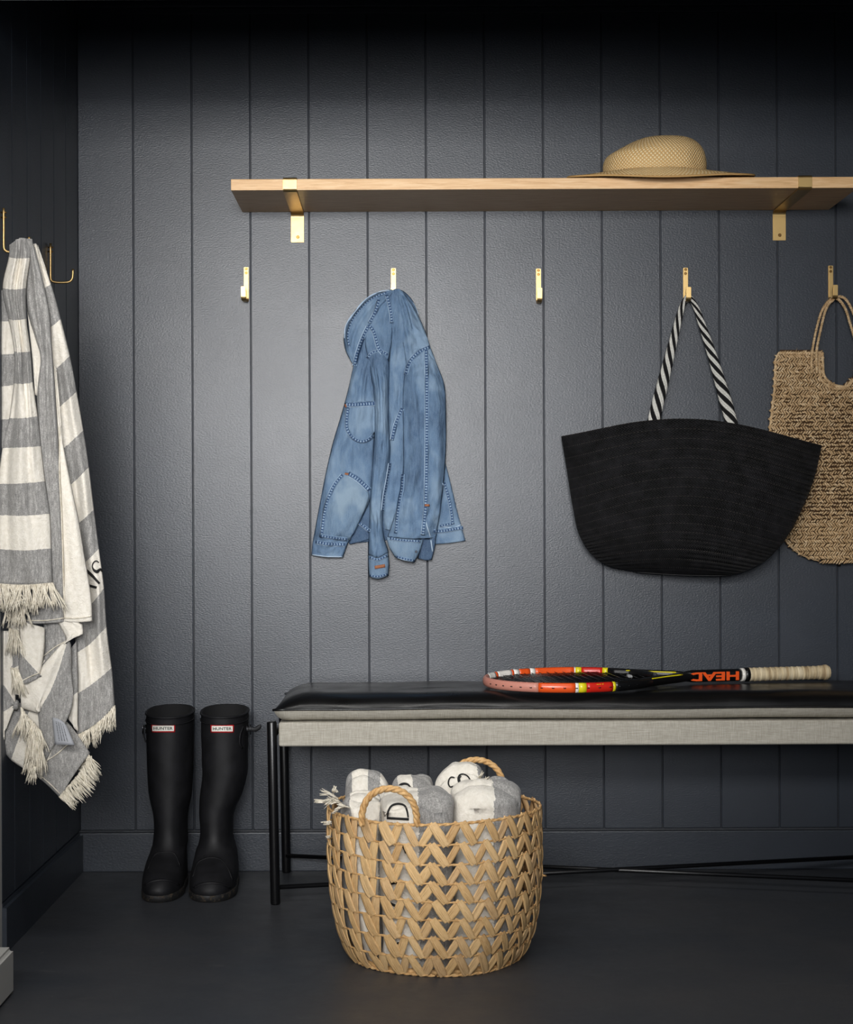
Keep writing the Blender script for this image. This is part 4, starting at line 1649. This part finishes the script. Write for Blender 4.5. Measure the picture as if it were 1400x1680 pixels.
def cloth(name, rows, d, mat, nu=28, edge=0.008, wr=(0.004, 3, 1.5), seed=0, parent=None, fn=None, th=0.0022, ep=6, v=None):
    R = Z(rows, d)
    me = surf(name, R, nu, seg_y(rows), fn, v, edge, wr, seed, ep)
    o = obj(name, me, mat, parent or jk)
    thick(o, th)
    return o


def folds(*fs):
    """fs: (centre u at top, centre u at bottom, width, height, t0, t1)"""
    def f(s, t):
        h = 0
        for (u0, u1, w_, a_, t0, t1) in fs:
            if t < t0 - 0.5 or t > t1 + 0.5:
                continue
            k = min(1, max(0, (t - t0 + 0.5))) * min(1, max(0, (t1 + 0.5 - t)))
            u_ = u0 + (u1 - u0) * (t - t0) / max(t1 - t0, 1e-3)
            h += a_ * k * math.exp(-((s - u_) / w_) ** 2)
        return h
    return f


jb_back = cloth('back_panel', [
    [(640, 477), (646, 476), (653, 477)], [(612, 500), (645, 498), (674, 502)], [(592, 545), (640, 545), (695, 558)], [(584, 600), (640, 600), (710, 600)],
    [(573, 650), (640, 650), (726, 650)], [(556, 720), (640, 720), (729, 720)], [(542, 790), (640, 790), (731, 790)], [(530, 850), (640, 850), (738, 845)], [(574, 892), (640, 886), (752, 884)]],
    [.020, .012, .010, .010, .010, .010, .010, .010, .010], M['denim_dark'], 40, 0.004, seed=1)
j7 = cloth('hem_panel', [
    [(716, 730), (724, 742), (729, 752)], [(714, 765), (727, 770), (736, 778)], [(712, 800), (727, 802), (743, 806)], [(711, 835), (730, 837), (750, 836)], [(709, 866), (733, 864), (757, 862)], [(708, 893), (736, 891), (764, 887)]],
    .018, M['denim'], 16, 0.004, (0.003, 2, 1), 2)
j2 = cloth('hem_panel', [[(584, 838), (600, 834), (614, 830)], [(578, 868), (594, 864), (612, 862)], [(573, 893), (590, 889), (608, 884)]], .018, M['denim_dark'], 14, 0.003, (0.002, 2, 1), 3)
j1 = cloth('front_panel', [
    [(597, 541), (607, 536), (618, 542)], [(582, 592), (601, 590), (620, 590)], [(571, 640), (593, 640), (618, 640)], [(560, 680), (590, 682), (616, 682)],
    [(546, 727), (580, 728), (614, 728)], [(535, 774), (574, 776), (612, 788)], [(525, 825), (564, 828), (605, 826)], [(517, 868), (546, 872), (584, 870)], [(513, 890), (542, 893), (572, 889)], [(511, 911), (537, 914), (563, 914)]],
    [.020, .026, .028, .030, .032, .034, .036, .034, .030, .028], M['denim'], 36, 0.014, (0.009, 3.2, 1.1), 4,
    fn=folds((0.35, 0.3, .07, .004, 1, 3.5), (0.62, .55, .06, .005, 1, 3.6), (.45, .45, .12, -.004, 4.2, 5.2), (.25, .3, .15, .006, 6, 7.5), (.80, .75, .08, .004, 0, 2)))
j5 = cloth('front_panel', [
    [(641, 478), (649, 474), (657, 478)], [(641, 520), (655, 516), (672, 518)], [(640, 570), (655, 570), (680, 570)], [(636, 620), (652, 620), (668, 620)],
    [(636, 680), (650, 680), (666, 680)], [(634, 735), (650, 732), (668, 735)], [(630, 790), (648, 790), (668, 790)], [(628, 840), (644, 840), (662, 842)], [(630, 868), (642, 870), (654, 868)]],
    [.062, .056, .030, .022, .018, .018, .018, .018, .016], M['denim'], 24, 0.006, (0.007, 3, 1.3), 5, fn=folds((.35, .3, .12, .005, 0, 3), (.6, .6, .1, -.003, 3, 7)))
j4 = cloth('yoke', [
    [(628, 486), (640, 482), (648, 482)], [(617, 508), (630, 508), (645, 510)], [(602, 535), (622, 538), (644, 545)], [(599, 560), (620, 563), (641, 572)], [(603, 586), (620, 588), (637, 590)]],
    [.060, .056, .046, .040, .036], M['denim'], 20, 0.005, (0.004, 2, 1.5), 6, fn=folds((.6, .75, .1, .004, 0, 3)))
j3 = cloth('sleeve', [
    [(602, 588), (618, 577), (637, 584)], [(605, 603), (620, 602), (639, 603)], [(611, 630), (625, 630), (638.5, 630)], [(614.5, 660), (626, 660), (638, 660)],
    [(615, 700), (627, 700), (638.5, 700)], [(613, 740), (627, 740), (640.5, 740)], [(609, 787), (622, 787), (636, 787)], [(607, 830), (618, 830), (629, 830)],
    [(605.5, 870), (617, 870), (629, 872)], [(604.5, 910), (620, 914), (638, 906)]],
    [.040, .044, .048, .050, .050, .050, .050, .048, .046, .042], M['denim'], 26, 0.020, (0.007, 3.0, 1.2), 7, fn=folds((.35, .3, .08, .005, 0, 4), (.7, .65, .08, .004, 0.5, 5), (.5, .5, .1, .003, 6, 8.5)), ep=4)
cf1 = cloth('cuff', [[(604, 911), (620, 915), (637.5, 907)], [(604.5, 928), (621, 931), (639, 926)], [(605.5, 946), (620, 949.5), (637.5, 945)]], [.044, .045, .043], M['denim_band'], 18, 0.012, (0.001, 2, 1), 8, ep=5)
j6 = cloth('front_panel', [
    [(648, 477), (655, 474), (662, 480)], [(650, 502), (668, 500), (684, 512)], [(655, 535), (676, 533), (699, 546)], [(662, 566), (684, 562), (706, 568)], [(666, 600), (690, 592), (716, 596)], [(664, 640), (690, 640), (722, 636)]],
    [.062, .058, .046, .040, .034, .03], M['denim'], 28, 0.008, (0.008, 2.5, 1.2), 9, fn=folds((.25, .2, .09, .006, 0, 4), (.55, .5, .10, -.005, .5, 4), (.8, .8, .12, .004, 1, 4)))
j6s = cloth('sleeve', [
    [(672, 588), (688, 575), (706, 570)], [(667, 601), (692, 598), (717, 597)], [(662, 630), (695, 628), (729, 629)], [(661, 666), (696, 666), (732, 660)],
    [(662, 723), (697, 723), (732.5, 723)], [(661, 774), (696, 774), (730, 774)], [(653, 825), (690, 825), (724, 828)], [(644, 856), (684, 860), (719, 862)], [(636, 880), (676, 884), (716, 882)]],
    [.038, .042, .046, .050, .052, .052, .052, .050, .046], M['denim'], 36, 0.020, (0.009, 3.6, 1.1), 10, fn=folds((.2, .35, .05, .004, 1, 4), (.3, .2, .07, .005, 4, 7.5), (.42, .45, .04, -.003, 3, 7), (.8, .85, .08, .005, 2, 6), (.12, .12, .06, -.004, 3, 5)), ep=4)
j6b = cloth('cuff', [[(690, 884), (704, 885), (716, 880)], [(688, 902), (701, 904), (714, 898)], [(686, 916), (699, 919), (709, 918)]], [.034, .034, .032], M['denim_dark'], 12, 0.006, (0.002, 2, 1), 12)
j6c = cloth('cuff', [[(634, 881), (663, 884), (695, 886)], [(639, 898), (663, 903), (689, 905)], [(648, 914), (663, 919), (680, 923)]], [.050, .054, .050], M['denim_band'], 22, 0.010, (0.002, 2, 1), 11, ep=4)
# collar
j8 = cloth('collar', [
    [(638, 477), (643, 475), (649, 478)], [(612, 483), (626, 484), (640, 491)], [(589, 502), (606, 504), (624, 510)], [(571, 527), (590, 528), (610, 532)], [(564, 552), (580, 552), (598, 554)], [(567, 575), (578, 575), (590, 577)], [(577, 595), (581, 597), (586, 598)]],
    [.060, [.042, .060, .064], [.030, .052, .056], [.026, .044, .046], [.026, .038, .036], [.024, .034, .032], .028], M['denim'], 26, 0.010, (0.003, 2, 1.5), 13, fn=folds((.55, .5, .1, -.006, 1, 5), (.25, .25, .12, .003, 1, 5), (.8, .85, .07, .005, 0.5, 4)))
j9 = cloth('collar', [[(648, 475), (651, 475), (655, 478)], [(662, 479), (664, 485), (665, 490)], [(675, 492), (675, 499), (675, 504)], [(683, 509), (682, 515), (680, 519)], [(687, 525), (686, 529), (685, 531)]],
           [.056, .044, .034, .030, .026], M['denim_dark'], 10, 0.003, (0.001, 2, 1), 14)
jcast = Caster([jb_back, j7, j2, j1, j5, j4, j3, cf1, j6, j6s, j6b, j6c, j8])
def seam(pts, hw=3.2, name='seam', mat='seam', off=0.0014, c=None):
    return ribbon(name, pts, hw, c or jcast, off, M[mat], jk, 3.0, 0.03, 3, 4.6)
# pockets, slightly proud of the front panel
jc1 = Caster([j1])
def patch(name, rows, cast, off, mat, nu=20, nv=20, ctr=0.0035):
    R = [[Vector((q[0], q[1], 0)) for q in r] for r in rows]
    G, U = [], []
    for j in range(nv + 1):
        t = j / nv * (len(R) - 1)
        cols = [crv([R[k][c] for k in range(len(R))], t) for c in range(len(R[0]))]
        row, uu = [], []
        for i in range(nu + 1):
            p = crv(cols, i / nu * (len(cols) - 1))
            b = ctr * (math.sin(PI * i / nu) * math.sin(PI * j / nv)) ** 0.5
            row.append(cast.hit(p.x, p.y, off + b, 0.03))
            uu.append((i / nu, j / nv))
        G.append(row); U.append(uu)
    o = obj(name, grid_mesh(name, G, U), M[mat], jk)
    thick(o, 0.0018)
    return o
pk1 = patch('pocket', [[(567, 661), (592, 661), (617, 660)], [(566, 690), (592, 690), (616, 690)], [(569, 708), (592, 710), (615, 709)], [(583, 724), (593, 727), (606, 722)]], jc1, 0.001, 'denim')
pk2 = patch('pocket', [[(563, 777), (568, 775), (574, 776)], [(547, 798), (574, 795), (603, 803)], [(534, 828), (568, 826), (604, 824)], [(527, 858), (558, 856), (593, 851)], [(524, 881), (548, 884), (574, 886)]], jc1, 0.001, 'denim_band')
pc = Caster([j1, pk1, pk2, j3, j2])
seam([(566, 664), (580, 664), (600, 663), (615, 662)], 4.2, c=pc)
seam([(571, 668), (569, 690), (570, 705), (578, 717), (591, 724), (603, 722), (612, 715)], 3.0, c=pc)
seam([(572, 777), (584, 784), (596, 794), (606, 804)], 4.6, c=pc)
seam([(562, 779), (548, 797), (538, 820), (532, 845), (528, 876)], 3.2, c=pc)
seam([(526, 879), (545, 882), (570, 885)], 3.0, c=pc)
seam([(518, 889), (535, 892), (552, 893), (567, 893)], 3.6, c=pc)
ribbon('bar_tack', [(566, 777), (572, 778)], 1.6, pc, 0.003, M['rust'], jk, 1.5)
ribbon('bar_tack', [(566, 663), (568, 668)], 1.5, pc, 0.003, M['rust'], jk, 1.5)
ribbon('bar_tack', [(697, 829), (705, 829)], 1.8, jcast, 0.003, M['rust'], jk, 1.5)
# right sleeve seam, armholes, placket
seam([(699, 574), (700, 600), (700.5, 640), (700.5, 700), (700, 760), (699, 820), (697, 850), (694, 878)], 3.6)
seam([(705, 569), (692, 575), (678, 586), (670, 600), (666, 614)], 3.4)
seam([(660, 670), (654, 684), (648, 700), (643, 722)], 3.4)
seam([(661, 778), (660, 800), (656, 820), (652, 850), (650, 875)], 3.0)
seam([(640, 760), (636, 785), (631, 812), (628, 838)], 2.6)
seam([(640, 883), (660, 886), (690, 888)], 2.8)
seam([(651, 913), (664, 917), (680, 920)], 2.4)
seam([(607, 914), (620, 918), (636, 911)], 2.6)
seam([(607, 944), (620, 946), (636, 942)], 2.2)
seam([(622, 492), (618, 506), (613, 518), (606, 530)], 3.4)
seam([(635, 484), (639, 500), (642, 515), (643, 530)], 3.2)
seam([(605, 533), (613, 543), (617, 556), (621, 570), (628, 580)], 3.4)
seam([(604, 536), (597, 550), (590, 568), (584, 588), (582, 600)], 3.6)
seam([(636, 582), (630, 578), (620, 576), (610, 579), (603, 588)], 2.4)
seam([(712, 872), (728, 871), (745, 868), (760, 866)], 3.2)
seam([(729, 792), (735, 812), (740, 835), (743, 860)], 2.8)
seam([(722, 863), (732, 861), (742, 859)], 2.4)
seam([(590, 858), (600, 866), (607, 872)], 3.0)
seam([(634, 480), (612, 489), (594, 504), (578, 526), (571, 548), (573, 568)], 2.2)
# pale worn edges of folds and hems
def pale(pts, hw=0.8):
    ribbon('worn_edge', pts, hw, jcast, 0.001, M['thread'], jk, 3.0, 0.03)
pale([(640, 475.6), (622, 479), (602, 489.5), (584, 509), (568, 533), (564.8, 555)])
pale([(512, 910), (535, 913), (562, 913.5)])
pale([(697, 838), (700, 860), (706, 880), (710, 905)], 0.9)
pale([(722, 863), (742, 866), (757, 861)], 0.7)
ribbon('worn_edge', [(650, 475.5), (663, 480.5), (676, 494), (685, 512), (687, 524)], 0.9, Caster([j9]), 0.001, M['thread'], jk, 3.0, 0.034)
ribbon('label_patch', [(615, 931), (632, 928)], 2.6, jcast, 0.002, M['rust'], jk, 2.0)
bq = jcast.hit(683, 905, 0.002, .05)
bm = bmesh.new()
bmesh.ops.create_cone(bm, cap_ends=True, segments=14, radius1=0.0034, radius2=0.0028, depth=0.003)
bmesh.ops.rotate(bm, verts=bm.verts, matrix=Matrix.Rotation(PI / 2, 3, 'X'))
bmesh.ops.translate(bm, verts=bm.verts, vec=bq)
obj('button', bm, M['button'], jk)

# ------------------------------------------------------------------ big striped towel on the side wall hook
tl = thing('striped_towel', 'large grey and cream striped towel with fringed ends on the side wall', 'towel', tuple(P(60, 850, 0.82)))
def tow(name, rows, d, v, nu=24, edge=0.012, wr=(0.006, 2.5, 0.6), seed=0, fn=None, ep=5, th=0.005):
    R = Z(rows, d)
    me = surf(name, R, nu, max(24, int(abs(rows[-1][0][1] - rows[0][0][1]) / 4)), fn, v, edge, wr, seed, ep)
    o = obj(name, me, M['towel'], tl)
    thick(o, th)
    return o


# even stripe index = grey, odd = cream
t0 = tow('fold', [
    [(1, 476), (14, 476), (28, 475)], [(1, 527), (14, 527), (28, 526)], [(1, 582), (14, 581), (27, 580)], [(1, 634), (14, 633), (25, 631)], [(1, 688), (12, 688), (20, 687)], [(1, 735), (8, 735), (14, 735)]],
    .822, [2, 3, 4, 5, 6, 7], 14, 0.006, seed=3)
t4 = tow('fold', [
    [(52, 400), (56, 400), (60, 403)], [(60, 485), (72, 474), (84, 466)], [(66, 548), (84, 536), (100, 523)], [(72, 622), (94, 603), (115, 584)], [(76, 686), (102, 664), (126, 642)],
    [(84, 752), (112, 729), (137, 706)], [(92, 812), (122, 790), (146, 766)], [(100, 880), (130, 858), (154.5, 836)], [(110, 944), (138, 924), (162.5, 900)], [(118, 1010), (148, 992), (171, 965)],
    [(124, 1072), (148, 1056), (175, 1028)], [(125, 1140), (152, 1122), (183.5, 1096)], [(125, 1206), (156, 1190), (189, 1158)]],
    [.800, .80, .80, .79, .785, .78, .78, .78, .78, .78, .78, .78, .78], [1, 2, 3, 4, 5, 6, 7, 8, 9, 10, 11, 12, 13], 30, 0.014, (0.014, 2.4, 0.5), 4, fn=folds((.75, .8, .12, .008, 4, 11), (.55, .45, .09, -.006, 3, 12), (.9, .92, .06, -.004, 7, 10)))
t2w = tow('fold', [[(44, 505), (48, 506), (53, 508)], [(48, 540), (56, 540), (64, 545)], [(52, 580), (60, 580), (70, 580)], [(55, 615), (61, 618), (68, 620)], [(57, 648), (60, 648), (64, 650)]], .826, [1.2, 1.3, 1.5, 1.6, 1.8], 10, 0.003, seed=5)
t3 = tow('fold', [[(86, 600), (89, 604), (92, 612)], [(92, 690), (96, 695), (100, 702)], [(94, 775), (104, 778), (114, 782)], [(98, 850), (113, 850), (129, 852)], [(101, 920), (120, 918), (140, 918)], [(103, 980), (126, 976), (149, 974)], [(104, 1020), (128, 1021), (152, 1019)]],
           [.818, .822, .826, .828, .830, .830, .828], [1.05, 1.1, 1.2, 1.4, 1.6, 1.8, 1.95], 20, 0.008, (0.004, 2, 0.5), 6, fn=folds((.5, .6, .2, .004, 2, 5)))
t2 = tow('fold', [[(44, 391), (50, 393), (57, 406)], [(41, 448), (56, 450), (71, 462)], [(45, 509), (62, 508), (81, 512)], [(58, 555), (70, 556), (85, 562)], [(66, 588), (74, 592), (88, 602)], [(60, 641), (74, 645), (92, 660)], [(62, 722), (78, 725), (97, 737)], [(68, 800), (84, 800), (100, 802)], [(76, 900), (90, 900), (104, 902)], [(70, 970), (88, 972), (106, 975)], [(38, 1023), (72, 1023), (107, 1020)]],
           [.835, .840, .842, .842, .842, .842, .842, .840, .838, .836, .834], [0.05 + 0.08 * k for k in range(11)], 22, 0.016, (0.010, 2.5, 0.6), 7, fn=folds((.45, .5, .12, .006, 0, 5), (.75, .6, .1, -.005, 2, 6), (.3, .4, .1, -.004, 6, 10)))
t1 = tow('fold', [
    [(15, 402), (33, 391), (50, 393)], [(14, 422), (31, 424), (50, 423)], [(4, 473), (24, 475), (43, 473)], [(14, 524), (29, 525), (43.5, 523)], [(23, 577), (36, 578), (50, 577)], [(22, 629), (38, 630), (54, 627)],
    [(15, 686), (38, 686), (62, 683)], [(4, 735), (36, 734), (67.5, 732)], [(-3, 794), (36, 793), (74.5, 790)], [(-4, 845), (38, 846), (82, 843)], [(-5, 901), (40, 903), (84.5, 900)], [(-5, 958), (40, 959), (86.5, 957)]],
    [.850, .852, .855, .858, .860, .862, .862, .862, .862, .862, .862, .862], list(range(0, 12)), 34, 0.018, (0.011, 2.8, 0.4), 8, fn=folds((.35, .3, .07, .010, 0, 5), (.6, .55, .05, -.013, 0, 5), (.8, .75, .07, .008, 1, 8), (.45, .6, .12, .009, 6, 11), (.15, .2, .08, -.010, 5, 11)))
# lower layers
t5 = tow('lower_fold', [[(1, 1035), (12, 1035), (24, 1036)], [(1, 1118), (12, 1132), (26, 1156)], [(1, 1170), (12, 1164), (28, 1152)], [(2, 1218), (8, 1200), (15, 1184)]], .818, [1, 2, 3, 3.9], 14, 0.006, seed=9)
# bottom layer, stripes running down to the right
def band(name, cols, d, v, nu=22, seed=0, wr=(0.006, 2, 0.8), edge=0.008, fn=None):
    """cols: successive stripe boundaries, each a list of points; stripes run left to right"""
    rows = []
    nr = len(cols[0])
    R = []
    for c, col in enumerate(cols):
        dk = d[c] if hasattr(d, '__len__') else d
        R.append([P(q[0], q[1], dk) for q in col])
    G, U = [], []
    nv = 30
    m_ = nu * (len(cols) - 1)
    for j in range(nv + 1):
        t = j / nv
        row, uu = [], []
        for i in range(m_ + 1):
            s = i / m_ * (len(cols) - 1)
            pc_ = [crv(R[c], t * (nr - 1)) for c in range(len(cols))]
            p = crv(pc_, s)
            i0 = min(int(s), len(cols) - 2)
            vv = v[i0] + (v[i0 + 1] - v[i0]) * (s - i0)
            su = s / (len(cols) - 1)
            dd = -edge * (abs(2 * t - 1) ** 6) + wr[0] * noise.noise(Vector((s * wr[1], t * wr[2] * 3, seed)))
            if fn:
                dd += fn(su, t)
            p = p + (Vector((0, -D, ZC)) - p).normalized() * dd
            row.append(p); uu.append((t, vv))
        G.append(row); U.append(uu)
    o = obj(name, grid_mesh(name, G, U), M['towel'], tl)
    thick(o, 0.005)
    return o
t6 = band('bottom_fold', [[(24, 1150), (5, 1195), (4, 1226)], [(50, 1160), (32, 1208), (18, 1247)], [(105, 1180), (88, 1225), (67, 1279)], [(148, 1235), (122, 1270), (98, 1308)]], [.800, .802, .806, .81], [0, 1, 2, 2.95], 16, 10)
t7 = tow('lower_fold', [[(72, 1010), (92, 1012), (113, 1014)], [(68, 1088), (88, 1066), (112, 1054)], [(44, 1106), (78, 1082), (113, 1058)], [(34, 1139), (72, 1130), (114, 1100)]], [.812, .814, .816, .818], [0, 1 - .02, 1, 1.55], 22, 0.006, seed=11)
t7b = band('lower_fold', [[(38, 1118), (34, 1140), (35, 1162)], [(66, 1095), (61, 1130), (60, 1170)], [(112, 1050), (88, 1122), (62, 1170)], [(118, 1108), (116, 1165), (70, 1258)]], [.822, .824, .822, .816], [1.0, 1.5, 2.0, 2.9], 16, 12, fn=lambda s, t: 0.006 * math.exp(-((s - .5) / .15) ** 2))
t8 = tow('lower_fold', [[(92, 1016), (110, 1018), (128, 1020)], [(108, 1046), (122, 1036), (136, 1026)], [(104, 1057), (119, 1048), (136, 1040)]], .826, [1.1, 1.9, 1.95], 12, 0.004, seed=13)
t9 = tow('lower_fold', [[(32, 1018), (53, 1024), (74, 1030)], [(32, 1045), (52, 1055), (73, 1066)], [(31, 1070), (49, 1090), (66, 1108)], [(31, 1124), (48, 1120), (66, 1110)]], [.832, .834, .834, .832], [1, 1.5, 2, 2.9], 16, 0.008, seed=14)
t10 = tow('lower_fold', [[(112, 1070), (119, 1060), (126, 1052)], [(114, 1148), (121, 1140), (128, 1134)], [(112, 1180), (120, 1190), (127, 1200)]], .795, [0, 1, 1.6], 10, 0.003, seed=15)
t11 = tow('lower_fold', [[(16, 1012), (25, 1014), (33, 1014)], [(16, 1065), (25, 1064), (34, 1062)], [(17, 1098), (26, 1094), (33, 1090)], [(24, 1140), (29, 1140), (34, 1140)]], .822, [1.2, 2, 3, 3.9], 10, 0.004, seed=16)
# fringes
fringe('fringe', tl, [(-4, 957, .862), (20, 959, .866), (50, 959, .868), (87, 956, .864)], (0.02, 1), 46, 240, 0.0013, 21, 0.45, 0.002)
fringe('fringe', tl, [(8, 985, .845), (28, 990, .845), (44, 992, .845)], (-0.05, 1), 42, 70, 0.0013, 22, 0.3)
fringe('fringe', tl, [(16, 1030, .832), (30, 1034, .832)], (0.1, 1), 44, 50, 0.0012, 23, 0.2)
fringe('fringe', tl, [(18, 1095, .826), (30, 1098, .826)], (0.25, 1), 50, 40, 0.0011, 24, 0.15)
fringe('fringe', tl, [(126, 1206, .785), (150, 1194, .788), (172, 1176, .788), (189, 1157, .785)], (-0.05, 1), 33, 140, 0.0013, 25, 0.3)
fringe('fringe', tl, [(126, 1222, .785), (138, 1226, .785)], (-0.1, 1), 42, 60, 0.0013, 26, 0.25)
fringe('fringe', tl, [(138, 1230, .80), (146, 1242, .80)], (0.45, 1), 42, 60, 0.0013, 27, 0.3)
fringe('fringe', tl, [(98, 1307, .812), (112, 1290, .812), (130, 1268, .812), (148, 1240, .812)], (0.55, 0.8), 34, 150, 0.0013, 28, 0.3)
fringe('fringe', tl, [(35, 1160, .832), (42, 1172, .834), (54, 1185, .836), (68, 1200, .836)], (-0.02, 1), 44, 110, 0.0013, 29, 0.3)
fringe('fringe', tl, [(50, 1195, .838), (68, 1215, .838)], (-0.05, 1), 66, 80, 0.0013, 30, 0.15)
fringe('fringe', tl, [(48, 1240, .836), (62, 1248, .836)], (-0.1, 1), 40, 50, 0.0013, 31, 0.3)
# hem stitching lines
tcast = Caster([t1, t2, t3, t4, t6, t7, t7b, t9])
def hemline(pts, hw=0.6):
    ribbon('hem_stitch', pts, hw, tcast, 0.0015, M['fringe'], tl, 3.0, .82)
hemline([(42, 1018), (74, 1018), (106, 1014)])
hemline([(106, 1014), (130, 1014), (150, 1011)])
hemline([(72, 1076), (90, 1062), (108, 1052)])
hemline([(34, 1118), (50, 1110), (64, 1104)])
hemline([(70, 1252), (92, 1238), (113, 1220)])
hemline([(66, 1272), (82, 1286), (98, 1302)])
ribbon('hem_band', [(98, 700), (98, 780), (101.5, 850), (104, 940), (106, 1015)], 0.9, tcast, 0.002, M['fringe'], tl, 4, .84)
# embroidered letters on the right-hand fold, and the care label
c4 = Caster([t4])
strokes('letter', tl, [([(141.5, 935.5), (152, 945), (163, 957.5)], (2.2, 2.0, 1.6)), ([(144, 960), (158.5, 964)], 1.9), ([(162, 923), (158, 920.3), (153.5, 923), (151.5, 929), (154, 935), (158.6, 938), (162, 935.5), (165.5, 934), (168, 939)], (0.7, 0.7, 0.7, 2.4, 1.8, 0.7))], c4, 0.0022, .79)
G, U = [], []
for j in range(9):
    for_row = []
    t = j / 8
    uu = []
    for i in range(9):
        s = i / 8
        a0 = Vector((85, 1177)).lerp(Vector((109, 1189)), s)
        b0 = Vector((90, 1221.5)).lerp(Vector((122.5, 1222.5)), s)
        q = a0.lerp(b0, t)
        for_row.append(P(q.x, q.y - 3 * math.sin(PI * s) * (1 - t), .852 + 0.006 * math.sin(PI * s * 0.8) + 0.003 * t))
        uu.append((s, t))
    G.append(for_row); U.append(uu)
o = obj('care_label', grid_mesh('care', G, U), M['care'], tl)
thick(o, 0.0008)
